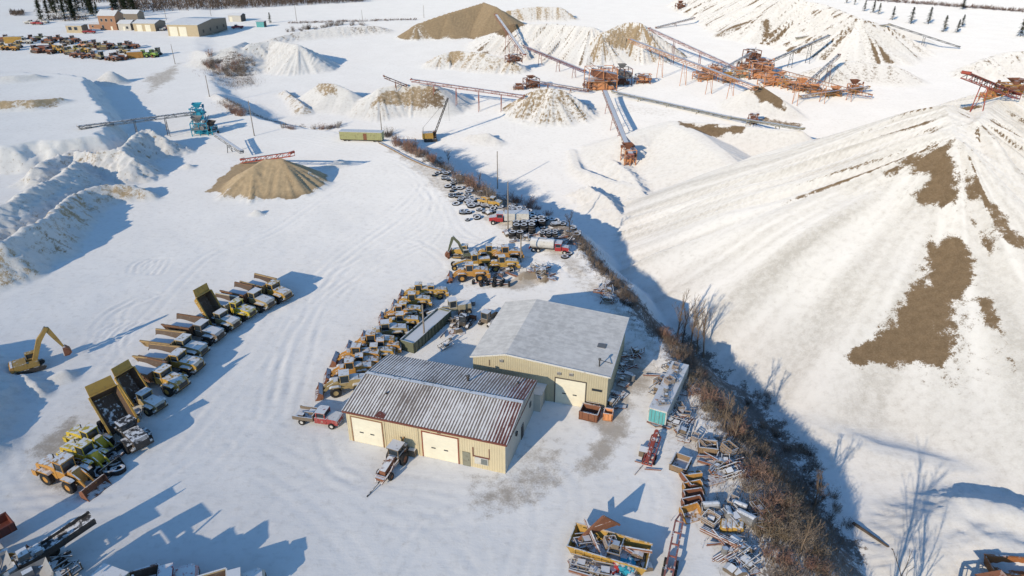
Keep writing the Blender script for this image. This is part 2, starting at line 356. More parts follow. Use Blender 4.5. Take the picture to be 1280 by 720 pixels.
# ---------------------------------------------------------------- materials
class NT:
    def __init__(s, m): s.t = m.node_tree; s.n = s.t.nodes; s.l = s.t.links
    def add(s, ty, **k):
        n = s.n.new(ty)
        for a, v in k.items():
            if a.startswith('i_'): n.inputs[a[2:].replace('_', ' ')].default_value = v
            else: setattr(n, a, v)
        return n
    def ln(s, a, b): s.l.new(a, b)
    def noise(s, vec, scale, detail=4, rough=.55, dist=0):
        n = s.add('ShaderNodeTexNoise'); n.inputs['Scale'].default_value = scale; n.inputs['Detail'].default_value = detail
        n.inputs['Roughness'].default_value = rough; n.inputs['Distortion'].default_value = dist
        if vec is not None: s.ln(vec, n.inputs['Vector'])
        return n.outputs['Fac']
    def m(s, op, a, b=None, c=None, clamp=False):
        n = s.add('ShaderNodeMath', operation=op, use_clamp=clamp)
        for i, v in enumerate((a, b, c)):
            if v is None: continue
            if isinstance(v, (int, float)): n.inputs[i].default_value = v
            else: s.ln(v, n.inputs[i])
        return n.outputs[0]
    def ramp(s, v, a, b, smooth=True):
        n = s.add('ShaderNodeMapRange', interpolation_type='SMOOTHSTEP' if smooth else 'LINEAR')
        s.ln(v, n.inputs['Value']); n.inputs['From Min'].default_value = a; n.inputs['From Max'].default_value = b
        return n.outputs['Result']
    def mix(s, f, a, b):
        n = s.add('ShaderNodeMix', data_type='RGBA')
        if isinstance(f, (int, float)): n.inputs[0].default_value = f
        else: s.ln(f, n.inputs[0])
        for i, v in ((6, a), (7, b)):
            if isinstance(v, tuple): n.inputs[i].default_value = v if len(v) == 4 else v+(1,)
            else: s.ln(v, n.inputs[i])
        return n.outputs[2]
def newmat(name):
    m = bpy.data.materials.new(name); m.use_nodes = True
    nt = NT(m); b = nt.n['Principled BSDF']
    return m, nt, b
SNOW = (.80, .80, .80)
def ground_mat():
    m, t, b = newmat('snowy_ground')
    geo = t.add('ShaderNodeNewGeometry'); pos = geo.outputs['Position']
    at = t.add('ShaderNodeVertexColor', layer_name='wear'); sp = t.add('ShaderNodeSeparateColor'); t.ln(at.outputs['Color'], sp.inputs[0])
    dirt, mud, scrub = sp.outputs
    n1 = t.noise(pos, .9, 8, .65); n2 = t.noise(pos, .09, 5, .6); n3 = t.noise(pos, 4.5, 4, .6)
    yard = t.mix(t.ramp(n2, .35, .65), (.83,.825,.81), (.80,.795,.78))
    yard = t.mix(t.m('MULTIPLY', t.ramp(n1, .48, .70), .35), yard, (.60,.585,.56))
    sand = t.mix(t.ramp(n1, .3, .7), (.225,.162,.10), (.165,.118,.072))
    sand = t.mix(t.m('MULTIPLY', t.ramp(n3, .4, .7), .35), sand, (.33,.26,.18))
    # powdery edges: the wear map is broken up by fine noise
    ta = t.add('ShaderNodeAttribute', attribute_name='tan')
    sand = t.mix(t.m('MULTIPLY', ta.outputs['Fac'], .9), sand, t.mix(t.ramp(n1, .3, .7), (.60,.47,.30), (.46,.36,.235)))
    yard = t.mix(t.m('MULTIPLY', at.outputs['Alpha'], t.m('ADD', .38, t.m('ADD', t.m('MULTIPLY', t.ramp(n1, .35, .65), .30), t.m('MULTIPLY', t.ramp(n3, .35, .65), .2))), clamp=True), yard, (.545,.53,.50))  # dusty ridge snow, also darkened to hold down the brightness of sunlit slopes
    e = t.m('ADD', t.m('MULTIPLY', t.m('SUBTRACT', n1, .5), 1.1), t.m('MULTIPLY', t.m('SUBTRACT', n3, .5), .8))
    fd = t.ramp(t.m('ADD', dirt, t.m('MULTIPLY', e, 1.35)), .42, .72)
    col = t.mix(fd, yard, sand)
    fm = t.m('MULTIPLY', t.ramp(t.m('ADD', mud, t.m('MULTIPLY', e, .8)), .25, .85), .8)
    col = t.mix(fm, col, (.36,.315,.26))
    fs = t.ramp(t.m('ADD', scrub, t.m('MULTIPLY', e, 1.4)), .62, .95)
    sc = t.mix(t.ramp(n3, .35, .65), (.075,.055,.042), (.16,.115,.085))
    col = t.mix(t.m('MULTIPLY', fs, .85), col, sc)
    t.ln(col, b.inputs['Base Color']); b.inputs['Roughness'].default_value = .85
    b.inputs['Diffuse Roughness'].default_value = 1.0; b.inputs['Specular IOR Level'].default_value = .12
    mp = t.add('ShaderNodeMapping'); mp.inputs['Scale'].default_value = (.25, .9, 1); mp.inputs['Rotation'].default_value = (0, 0, R(-25)); t.ln(pos, mp.inputs[0])
    w = t.noise(mp.outputs[0], 1.6, 5, .6, .4)
    hgt = t.m('ADD', t.m('MULTIPLY', n1, .5), t.m('ADD', t.m('MULTIPLY', w, .5), t.m('MULTIPLY', n3, .15)))
    bp = t.add('ShaderNodeBump'); bp.inputs['Strength'].default_value = .5; bp.inputs['Distance'].default_value = .16
    t.ln(t.m('MULTIPLY', hgt, t.m('ADD', .7, t.m('MULTIPLY', at.outputs['Alpha'], 1.8))), bp.inputs['Height']); t.ln(bp.outputs[0], b.inputs['Normal'])
    return m
_M = {}
def paint(name, col, rough=.55, snow=.8, grime=.35, metal=0.0, grimecol=(.13,.10,.075), thr=.82, sc=1.0):
    """weathered surface; snow has settled on what faces up"""
    if name in _M: return _M[name]
    m, t, b = newmat(name)
    geo = t.add('ShaderNodeNewGeometry'); tc = t.add('ShaderNodeTexCoord'); pos = geo.outputs['Position']
    oi = t.add('ShaderNodeObjectInfo')
    n1 = t.noise(pos, 1.6*sc, 6, .65); n2 = t.noise(pos, 6*sc, 3, .6)
    c = t.mix(t.m('MULTIPLY', oi.outputs['Random'], .35), col, tuple(x*.72 for x in col))
    c = t.mix(t.m('MULTIPLY', t.ramp(n1, .5, .68), grime*1.3), c, grimecol)
    c = t.mix(t.m('MULTIPLY', t.ramp(n2, .55, .75), grime*.7), c, tuple(min(1, x*1.3+.04) for x in grimecol))
    if snow > 0:
        sx = t.add('ShaderNodeSeparateXYZ'); t.ln(geo.outputs['True Normal'], sx.inputs[0])
        up = t.ramp(sx.outputs[2], thr-.14, thr+.06)
        f = t.m('MULTIPLY', up, t.ramp(n1, .74-snow*.5, .86-snow*.5))
        c = t.mix(f, c, SNOW)
        b.inputs['Metallic'].default_value = 0
    else: b.inputs['Metallic'].default_value = metal
    t.ln(c, b.inputs['Base Color']); b.inputs['Roughness'].default_value = rough
    b.inputs['Specular IOR Level'].default_value = .3
    bp = t.add('ShaderNodeBump'); bp.inputs['Strength'].default_value = .25; bp.inputs['Distance'].default_value = .04
    t.ln(n2, bp.inputs['Height']); t.ln(bp.outputs[0], b.inputs['Normal'])
    _M[name] = m; return m
def siding(name, col, step=.3, horiz=False, stain=(.30,.11,.06), snow=0.0, stainamt=.25, base=None):
    if name in _M: return _M[name]
    m, t, b = newmat(name)
    tc = t.add('ShaderNodeTexCoord'); ob = tc.outputs['Object']; geo = t.add('ShaderNodeNewGeometry')
    n1 = t.noise(ob, .7, 6, .6); n2 = t.noise(ob, 5, 4, .6)
    mp = t.add('ShaderNodeMapping'); mp.inputs['Scale'].default_value = (1.6, 1.6, .18); t.ln(ob, mp.inputs[0])
    st = t.noise(mp.outputs[0], 1.2, 6, .65)
    c = t.mix(t.m('MULTIPLY', t.ramp(n1, .35, .65), .3), col, tuple(x*.78 for x in col))
    c = t.mix(t.m('MULTIPLY', t.ramp(st, .56, .74), stainamt), c, stain)
    t.ln(c, b.inputs['Base Color']); b.inputs['Roughness'].default_value = .5
    bp = t.add('ShaderNodeBump'); bp.inputs['Strength'].default_value = .3; bp.inputs['Distance'].default_value = .02
    t.ln(n2, bp.inputs['Height']); t.ln(bp.outputs[0], b.inputs['Normal'])
    _M[name] = m; return m
def roofmat(name, col, snowamt, ribs=.6, axis=0, rust=None, bare=None, pa=.30, sw=.8, wide=.33):
    """sheet-metal roof, snow lying between the ribs; bare: where (object x) it has slid off"""
    if name in _M: return _M[name]
    m, t, b = newmat(name)
    tc = t.add('ShaderNodeTexCoord'); ob = tc.outputs['Object']; sx = t.add('ShaderNodeSeparateXYZ'); t.ln(ob, sx.inputs[0])
    n0 = t.noise(ob, .16, 4, .55); n1 = t.noise(ob, .9, 6, .65); n2 = t.noise(ob, 5, 4, .65)
    mp = t.add('ShaderNodeMapping'); mp.inputs['Scale'].default_value = (3.2, .22, 1) if axis == 0 else (.22, 3.2, 1); t.ln(ob, mp.inputs[0])
    st = t.noise(mp.outputs[0], 1, 5, .6)
    ph = t.m('SINE', t.m('MULTIPLY', sx.outputs[axis], 2*math.pi/ribs))
    c = t.mix(t.ramp(n1, .35, .65), col, tuple(x*.7 for x in col))
    if rust: c = t.mix(t.ramp(t.m('ADD', n1, t.m('MULTIPLY', t.ramp(sx.outputs[0], bare-3.5, bare+.5), .4)), .55, .75), c, rust)
    f = t.m('ADD', t.m('MULTIPLY', ph, pa), t.m('ADD', t.m('MULTIPLY', n1, .6), t.m('ADD', t.m('MULTIPLY', st, sw), t.m('MULTIPLY', n2, .3))))
    f = t.m('ADD', f, t.m('MULTIPLY', n0, .8))
    if bare is not None: f = t.m('SUBTRACT', f, t.m('MULTIPLY', t.ramp(sx.outputs[0], bare-3, bare+2), .35))
    f = t.ramp(f, 1.62-snowamt, 1.62+wide-snowamt)
    c = t.mix(f, c, (.78,.78,.78))
    t.ln(c, b.inputs['Base Color']); b.inputs['Roughness'].default_value = .6
    b.inputs['Diffuse Roughness'].default_value = .8
    bp = t.add('ShaderNodeBump'); bp.inputs['Strength'].default_value = .35; bp.inputs['Distance'].default_value = .05
    t.ln(f, bp.inputs['Height']); t.ln(bp.outputs[0], b.inputs['Normal'])
    _M[name] = m; return m
def glass(name='dark_window_glass', col=(.03,.04,.05)):
    if name in _M: return _M[name]
    m, t, b = newmat(name); b.inputs['Base Color'].default_value = col+(1,); b.inputs['Roughness'].default_value = .12
    b.inputs['Specular IOR Level'].default_value = .7; _M[name] = m; return m
def twigmat(name, col, col2):
    if name in _M: return _M[name]
    m, t, b = newmat(name); geo = t.add('ShaderNodeNewGeometry'); n = t.noise(geo.outputs['Position'], .8, 3)
    oi = t.add('ShaderNodeObjectInfo')
    t.ln(t.mix(t.ramp(t.m('ADD', n, t.m('MULTIPLY', t.m('SUBTRACT', oi.outputs['Random'], .5), .3)), .35, .65), col, col2), b.inputs['Base Color']); b.inputs['Roughness'].default_value = .9
    b.inputs['Specular IOR Level'].default_value = .1
    _M[name] = m; return m

YEL = lambda: paint('machine_yellow_paint', (.50,.31,.075), snow=.7)
ORG = lambda: paint('machine_orange_yellow_paint', (.50,.265,.07), snow=.7)
DYE = lambda: paint('faded_yellow_paint', (.36,.28,.14), snow=.85)
BYE = lambda: paint('bright_yellow_paint', (.58,.44,.05), snow=.65)
RST = lambda: paint('rusty_steel', (.25,.11,.065), rough=.8, snow=.75, grime=.5, grimecol=(.09,.045,.03))
RED = lambda: paint('red_paint', (.40,.04,.045), snow=.8)
ORR = lambda: paint('orange_red_paint', (.72,.33,.15), snow=.7, grime=.5)
BLK = lambda: paint('black_rubber', (.022,.022,.024), rough=.8, snow=.9, grime=.2, grimecol=(.09,.08,.07), thr=.86)
BTY = lambda: paint('bare_black_rubber', (.022,.022,.024), rough=.8, snow=.35, grime=.3, grimecol=(.10,.085,.07), thr=.9)
STL = lambda: paint('dark_steel', (.055,.052,.05), snow=.6, grime=.5)
GRY = lambda: paint('grey_steel', (.22,.22,.22), snow=.8)
WHT = lambda: paint('white_paint', (.62,.61,.58), snow=.8, grime=.3)
GRN = lambda: paint('olive_green_paint', (.15,.165,.11), snow=.8)
LGN = lambda: paint('lime_green_paint', (.30,.45,.10), snow=.5)
BGE = lambda: paint('beige_paint', (.42,.38,.27), snow=.9)
AQU = lambda: paint('aqua_paint', (.12,.42,.44), snow=.9, grime=.25)
BLU = lambda: paint('turquoise_blue_paint', (.03,.33,.48), snow=.5, grime=.25)
WOD = lambda: paint('weathered_wood', (.30,.21,.13), snow=.8, rough=.9)
GLS = lambda: glass()
GRYB = lambda: paint('grey_brown_paint', (.20,.16,.12), snow=.9)

# ---------------------------------------------------------------- mesh building
class MB:
    def __init__(s): s.v = []; s.f = []; s.M = Matrix()
    def add(s, vs, fs):
        o = len(s.v)
        s.v += [tuple(s.M @ Vector(v)) for v in vs]; s.f += [tuple(o+i for i in f) for f in fs]; return s
    def box(s, x0, x1, y0, y1, z0, z1, tx=0, ty=0):
        return s.add([(x0,y0,z0),(x1,y0,z0),(x1,y1,z0),(x0,y1,z0),(x0+tx,y0+ty,z1),(x1-tx,y0+ty,z1),(x1-tx,y1-ty,z1),(x0+tx,y1-ty,z1)],
                     [(3,2,1,0),(4,5,6,7),(0,1,5,4),(1,2,6,5),(2,3,7,6),(3,0,4,7)])
    def prism(s, pr, y0, y1):     # xz outline (counter-clockwise seen from -y) extruded along y
        n = len(pr)
        return s.add([(x,y0,z) for x, z in pr]+[(x,y1,z) for x, z in pr],
                     [tuple(range(n)), tuple(range(2*n-1, n-1, -1))]+[(i,i+n,(i+1)%n+n,(i+1)%n) for i in range(n)])
    def tube(s, p, q, r, n=6, r2=None):
        p = Vector(p); q = Vector(q); d = q-p
        if d.length < 1e-6: return s
        a = d.normalized().orthogonal().normalized(); b = d.normalized().cross(a); r2 = r if r2 is None else r2
        vs = []
        for c, rr in ((p, r), (q, r2)):
            for i in range(n):
                t = 2*math.pi*i/n; vs.append(tuple(c+a*math.cos(t)*rr+b*math.sin(t)*rr))
        return s.add(vs, [(i,(i+1)%n,(i+1)%n+n,i+n) for i in range(n)]+[tuple(range(n-1,-1,-1)), tuple(range(n,2*n))])
    def beam(s, p, q, w, h=None):  # square bar
        p = Vector(p); q = Vector(q); d = (q-p).normalized(); h = h or w
        a = d.cross(Vector((0,0,1)))
        if a.length < 1e-3: a = Vector((1,0,0))
        a = a.normalized()*w/2; b = d.cross(a).normalized()*h/2
        vs = [tuple(c+i*a+j*b) for c in (p,q) for i, j in ((-1,-1),(1,-1),(1,1),(-1,1))]
        return s.add(vs, [(3,2,1,0),(4,5,6,7),(0,1,5,4),(1,2,6,5),(2,3,7,6),(3,0,4,7)])
    def lathe(s, pr, c, ax='y', n=18):   # profile (r, along)
        vs = []; k = len(pr)
        for i in range(n):
            t = 2*math.pi*i/n
            for r, h in pr:
                u, v = r*math.cos(t), r*math.sin(t)
                vs.append({'y':(c[0]+u, c[1]+h, c[2]+v), 'z':(c[0]+u, c[1]+v, c[2]+h), 'x':(c[0]+h, c[1]+u, c[2]+v)}[ax])
        fs = [(i*k+j, i*k+(j+1)%k, ((i+1)%n)*k+(j+1)%k, ((i+1)%n)*k+j) for i in range(n) for j in range(k)]
        return s.add(vs, fs)
    def build(s, name, mat, parent=None, label=None, smooth=False):
        me = bpy.data.meshes.new(name); me.from_pydata(s.v, [], s.f); me.update()
        import bmesh
        bm = bmesh.new(); bm.from_mesh(me); bmesh.ops.recalc_face_normals(bm, faces=bm.faces); bm.to_mesh(me); bm.free()
        if smooth: me.polygons.foreach_set('use_smooth', [True]*len(me.polygons))
        me.materials.append(mat)
        o = bpy.data.objects.new(name, me); C.objects.link(o)
        if parent is not None: o.parent = parent
        if label: o['label'] = label
        return o
def tag(o, label, cat, group=None, kind=None):
    o['label'] = label; o['category'] = cat
    if group: o['group'] = group
    if kind: o['kind'] = kind
    return o
def thing(name, label='', cat='', group=None):
    o = bpy.data.objects.new(name, None); C.objects.link(o); o.empty_display_size = .5
    return tag(o, label, cat, group)
def dup(root, label=None, group=None):
    r = root.copy(); C.objects.link(r)
    def kids(a, b):
        for ch in list(a.children):
            c = ch.copy(); C.objects.link(c); c.parent = b; kids(ch, c)
    kids(root, r)
    if label: r['label'] = label
    if group: r['group'] = group
    return r
def put(o, loc, yaw=0, s=1.0, tilt=(0,0)):
    o.location = loc; o.rotation_euler = (R(tilt[0]), R(tilt[1]), R(yaw)); o.scale = (s,s,s); return o
PROTO = {}
def make(key, fn, loc, yaw, label, cat, group=None, s=1.0, tilt=(0,0)):
    """first use places the built thing itself, later uses place copies"""
    if key not in PROTO:
        o = fn(); PROTO[key] = o
    else:
        o = dup(PROTO[key])
        if 'group' in o: del o['group']
    tag(o, label, cat, group); return put(o, loc, yaw, s, tilt)

# ---------------------------------------------------------------- machine parts
def wheel(par, x, y, r, w, rimmat=None, side=1, z=None):
    z = r if z is None else z
    t = MB().lathe([(.5*r,-w/2),(.93*r,-w/2),(r,-.36*w),(r,.36*w),(.93*r,w/2),(.5*r,w/2)], (0,0,0), 'y', 16).build('wheel', BTY(), par, smooth=False)
    t.location = (x, y, z)
    if rimmat is None: rimmat = STL()
    MB().lathe([(0,-w*.3),(.52*r,-w*.42),(.52*r,w*.42),(0,w*.3)], (0,0,0), 'y', 10).build('rim', rimmat, t)
    return t
def tyre_mb(r, w):
    return MB().lathe([(.52*r,-w*.42),(.60*r,-w/2),(.92*r,-w/2),(r,-.36*w),(r,.36*w),(.92*r,w/2),(.60*r,w/2),(.52*r,w*.42)], (0,0,w/2), 'z', 18)
def wheel_loader(pm, bm, drop=0.0, cabh=3.35):
    def f():
        o = thing('wheel_loader')
        rb = MB(); rb.prism([(-3.5,1.0),(-.5,.85),(-.5,2.35),(-1.2,2.45),(-3.3,2.15),(-3.5,1.9)], -.78, .78)
        rb.box(-3.75,-3.1,-1.25,1.25,.75,1.45); rb.box(-2.7,-.9,-1.35,-.8,1.68,1.86,.25); rb.box(-2.7,-.9,.8,1.35,1.68,1.86,.25)
        rb.build('rear_body', pm, o)
        g = MB(); g.box(-3.56,-3.5,-.6,.6,1.2,1.85); g.box(-2.9,-1.6,-.80,-.785,1.2,1.9); g.box(-2.9,-1.6,.785,.80,1.2,1.9); g.build('grille', STL(), o)
        MB().tube((-1.9,.35,2.2),(-1.9,.35,3.0),.07).build('exhaust_pipe', STL(), o)
        cb = MB(); cb.box(-.55,.85,-.75,.75,1.0,cabh-1.35,.0); cb.box(-.6,.9,-.8,.8,cabh-.16,cabh)
        for x in (-.5,.75):
            for y in (-.7,.7): cb.box(x-.05,x+.05,y-.05,y+.05,cabh-1.35,cabh-.16)
        c = cb.build('cab', pm, o); MB().box(-.48,.73,-.68,.68,cabh-1.34,cabh-.17).build('window', GLS(), c)
        ff = MB(); ff.prism([(.6,.7),(2.3,.7),(2.3,1.1),(1.7,2.3),(1.1,2.3),(.6,1.4)], -.5, .5)
        ff.box(.75,2.35,-1.35,-.8,1.68,1.84,.3); ff.box(.75,2.35,.8,1.35,1.68,1.84,.3); ff.build('front_frame', pm, o)
        for y in (-.55,.42):
            MB().prism([(1.1,1.9),(1.35,1.75),(2.6,1.1-drop),(3.4,.35),(3.5,.7),(2.7,1.6-drop),(1.4,2.3),(1.1,2.2)], y, y+.13).build('lift_arm', pm, o)
        b = MB()
        out = [(3.35,.95),(3.3,.45),(3.5,.1),(3.9,.0),(4.55,.02)]; inn = [(4.5,.08),(3.95,.12),(3.62,.22),(3.45,.5),(3.5,1.0),(3.95,1.25),(3.9,1.32)]
        b.prism(out+inn, -1.4, 1.4)
        for y in (-1.4,1.34): b.prism([(3.4,.1),(4.5,.03),(4.1,.75),(3.9,1.3),(3.4,1.0)], y, y+.06)
        b.build('bucket', bm, o)
        for x in (-1.75,1.55):
            for y in (-1.08,1.08): wheel(o, x, y, .82, .58, pm)
        return o
    return f
RSB = lambda: paint('rust_brown_bed_paint', (.20,.11,.065), rough=.8, snow=.3, grime=.5, grimecol=(.09,.055,.035))
TNB = lambda: paint('tan_bed_paint', (.40,.28,.14), rough=.7, snow=.3, grime=.5, grimecol=(.16,.09,.05))
def haul_truck(pm, bedm, up=0.0, cabm=None, rev=False, liner=None):
    def f():
        o = thing('dump_truck'); cm = cabm or pm
        ch = MB(); ch.box(-4.2,4.3,-.5,.5,.75,1.15); ch.box(1.9,4.4,-1.25,1.25,.7,1.0); ch.build('chassis', STL(), o)
        h = MB(); h.prism([(2.0,1.0),(4.5,1.0),(4.5,1.75),(4.2,2.0),(2.0,2.25)], -.85, .85)
        h.box(2.2,4.0,-1.45,-.86,1.6,1.78,.3); h.box(2.2,4.0,.86,1.45,1.6,1.78,.3); h.build('hood', cm, o)
        MB().box(4.51,4.56,-.65,.65,1.1,1.75).build('grille', STL(), o)
        for y in (-.95,.95): MB().box(4.4,4.5,y-.14,y+.14,1.1,1.35).build('headlight', WHT(), o)
        cb = MB(); cb.box(.75,2.0,-.9,.9,1.15,2.1); cb.box(.68,2.1,-.95,.95,3.0,3.13)
        for x in (.82,1.93):
            for y in (-.83,.83): cb.box(x-.06,x+.06,y-.06,y+.06,2.1,3.0)
        c = cb.build('cab', cm, o); MB().box(.84,1.9,-.81,.81,2.11,2.99).build('window', GLS(), c)
        e = MB(); e.box(.0,.7,-.95,-.3,1.2,2.0); e.tube((.45,.5,1.2),(.45,.5,2.6),.09); e.box(-.1,.5,.2,.9,1.2,1.7); e.build('fuel_tank', STL(), o)
        b = MB(); t = .2
        # open tub: floor, sloping sides, headboard
        b.add([(-4.3,-1.05,0),(.2,-1.05,-.1),(.2,1.05,-.1),(-4.3,1.05,0),(-4.3,-1.05,t),(.2,-1.05,t-.1),(.2,1.05,t-.1),(-4.3,1.05,t)],
              [(3,2,1,0),(4,5,6,7),(0,1,5,4),(1,2,6,5),(2,3,7,6),(3,0,4,7)])
        for sg in (-1,1):
            b.add([(-4.3,sg*1.02,0),(.2,sg*1.02,-.1),(.55,sg*1.5,1.35),(-4.5,sg*1.5,1.15),(-4.3,sg*(1.02+t),0),(.2,sg*(1.02+t),-.1),(.55,sg*(1.5+t),1.35),(-4.5,sg*(1.5+t),1.15)],
                  [(3,2,1,0),(4,5,6,7),(0,1,5,4),(1,2,6,5),(2,3,7,6),(3,0,4,7)])
            for k in range(5):
                x = -3.9+k*.95; b.beam((x,sg*1.12,.0),(x-.15,sg*1.62,.85),.12)
            b.beam((-4.5,sg*1.62,1.15),(.55,sg*1.62,1.36),.2)
        b.add([(.2,-1.05,-.1),(.2,1.05,-.1),(.55,1.5,1.4),(.55,-1.5,1.4),(.3,-1.05,-.1),(.3,1.05,-.1),(.65,1.5,1.4),(.65,-1.5,1.4)],
              [(3,2,1,0),(4,5,6,7),(0,1,5,4),(1,2,6,5),(2,3,7,6),(3,0,4,7)])
        b.beam((.6,-1.5,1.42),(.6,1.5,1.42),.16)
        ln = MB(); e_ = .03
        ln.add([(-4.3,-1.0,t+e_),(.15,-1.0,t-.1+e_),(.15,1.0,t-.1+e_),(-4.3,1.0,t+e_)], [(0,1,2,3)])
        for sg in (-1,1): ln.add([(-4.3,sg*.99,t),(.15,sg*.99,t-.1),(.5,sg*1.47,1.3),(-4.48,sg*1.47,1.1)], [(0,1,2,3)])
        ln.add([(.17,-1.0,0),(.17,1.0,0),(.52,1.46,1.36),(.52,-1.46,1.36)], [(0,1,2,3)])
        if rev: b.add([(.5,-1.5,1.1),(.5,1.5,1.1),(1.9,1.45,1.5),(1.9,-1.45,1.5),(.5,-1.5,1.2),(.5,1.5,1.2),(1.9,1.45,1.6),(1.9,-1.45,1.6)], [(3,2,1,0),(4,5,6,7),(0,1,5,4),(1,2,6,5),(2,3,7,6),(3,0,4,7)])
        for y in (-.4,.4): b.box(-4.0,.1,y-.08,y+.08,-.2,-.01)
        if up:
            m = Matrix.Translation((-3.6,0,0)) @ Matrix.Rotation(-R(up),4,'Y') @ Matrix.Translation((3.6,0,0))
            if rev: m = Matrix.Translation((-4.4,0,0)) @ Matrix.Rotation(math.pi,4,'Z') @ m
            b.v = [tuple(m @ Vector(v)) for v in b.v]; ln.v = [tuple(m @ Vector(v)) for v in ln.v]
            if not rev: MB().tube((-.4,0,1.0),(-3.6+3.0*math.cos(R(up)),0,1.35+3.0*math.sin(R(up))),.1).build('hoist_ram', GRY(), o)
        bd = b.build('dump_body', bedm, o); bd.location = (0,0,1.4)
        ln.build('bed_liner', liner or paint('brown_bed_lining',(.10,.065,.045),snow=.45,thr=.6,grime=.6), bd)
        if not up:
            V = []; F_ = []; r_ = random.Random(len(C.objects)); nx_, ny_ = 14, 7
            for i in range(nx_+1):
                for j in range(ny_+1):
                    u = i/nx_; v = j/ny_*2-1; x_ = -4.2+u*4.3; zz = .36+.10*math.sin(u*5+r_.random()*.4)+.22*v*v*(1 if v > 0 else .4)
                    wd_ = 1.02+.42*max(0,min(1,(zz)/1.0)); V.append((x_, v*wd_, zz))
            for i in range(nx_):
                for j in range(ny_):
                    q_ = i*(ny_+1)+j; F_.append((q_,q_+ny_+1,q_+ny_+2,q_+1))
            sm = MB(); sm.add(V, F_); sm.build('snow_load', paint('settled_snow',(.78,.78,.78),snow=0,grime=.05,rough=.9,grimecol=(.5,.45,.38)), bd, smooth=True)
        for x in (3.0,-1.5,-3.0):
            for y in (-1.2,1.2): wheel(o, x, y, .8, .55, cm)
        return o
    return f
def excavator(pm):
    def f():
        o = thing('excavator')
        for y in (-1.25,.75):
            MB().prism([(-2.1,.35),(-1.8,.05),(1.8,.05),(2.1,.35),(2.1,.6),(1.8,.85),(-1.8,.85),(-2.1,.6)], y, y+.5).build('crawler_track', STL(), o)
        h = MB(); h.box(-2.2,1.3,-1.25,1.25,1.0,1.35); h.box(-2.3,-.3,-1.25,1.25,1.35,2.0,.08); h.box(-.4,1.2,-1.25,-.4,1.35,1.85); h.tube((0,0,.6),(0,0,1.0),.6,12); h.build('upper_body', pm, o)
        MB().prism([(-2.75,1.0),(-2.3,1.0),(-2.3,2.0),(-2.6,2.0),(-2.85,1.7)], -1.25, 1.25).build('counterweight', ORG(), o)
        c = MB(); c.box(-.25,1.25,.35,1.22,1.35,1.9); c.box(-.28,1.28,.32,1.25,2.75,2.85)
        for x in (-.2,1.2):
            for y in (.4,1.17): c.box(x-.05,x+.05,y-.05,y+.05,1.9,2.75)
        cc = c.build('cab', pm, o); MB().box(-.2,1.19,.41,1.16,1.91,2.74).build('window', GLS(), cc)
        MB().prism([(.6,1.3),(1.1,1.4),(2.6,4.6),(4.1,6.6),(3.9,6.9),(3.6,6.85),(2.0,5.1),(.5,1.7)], -.25, .2).build('boom', pm, o)
        MB().prism([(3.75,6.95),(4.2,6.75),(4.9,4.5),(5.4,2.6),(5.1,2.55),(4.2,4.6),(3.5,6.4)], -.18, .15).build('stick', pm, o)
        MB().tube((1.3,.3,1.7),(2.4,.3,4.2),.09).build('boom_cylinder', GRY(), o)
        MB().tube((2.6,-.02,5.6),(3.7,-.02,7.1),.09).build('stick_cylinder', GRY(), o)
        b = MB(); b.prism([(5.1,2.6),(5.5,2.6),(6.1,1.9),(6.2,1.3),(5.7,.9),(5.0,.95),(4.9,1.05),(5.6,1.1),(5.95,1.4),(5.9,1.8),(5.4,2.2)], -.6, .6)
        for y in (-.6,.54): b.prism([(5.1,2.5),(6.05,1.9),(6.1,1.3),(5.7,.95),(5.0,1.0)], y, y+.06)
        b.build('bucket', RST(), o)
        return o
    return f
def grader(pm):
    def f():
        o = thing('motor_grader')
        MB().box(-4.0,-1.3,-.7,.7,1.0,2.1,.12).build('engine_cover', pm, o)
        fr = MB(); fr.beam((-1.3,0,1.3),(1.2,0,1.9),.35,.4); fr.beam((1.2,0,1.9),(4.0,0,1.1),.35,.4); fr.box(3.7,4.1,-.9,.9,.6,.9); fr.build('frame', pm, o)
        c = MB(); c.box(-1.3,.1,-.75,.75,1.1,1.8); c.box(-1.4,.2,-.82,.82,3.1,3.22)
        for x in (-1.22,.02):
            for y in (-.68,.68): c.box(x-.05,x+.05,y-.05,y+.05,1.8,3.1)
        cc = c.build('cab', pm, o); MB().box(-1.2,0,-.66,.66,1.81,3.09).build('window', GLS(), cc)
        b = MB(); b.prism([(1.2,.2),(1.35,.2),(1.25,.5),(1.4,.85),(1.25,.85),(1.1,.5)], -1.8, 1.8); bb = b.build('blade', STL(), o)
        for x in (-3.3,-1.9):
            for y in (-1.0,1.0): wheel(o, x, y, .62, .4, pm)
        for y in (-1.0,1.0): wheel(o, 3.9, y, .62, .4, pm)
        return o
    return f
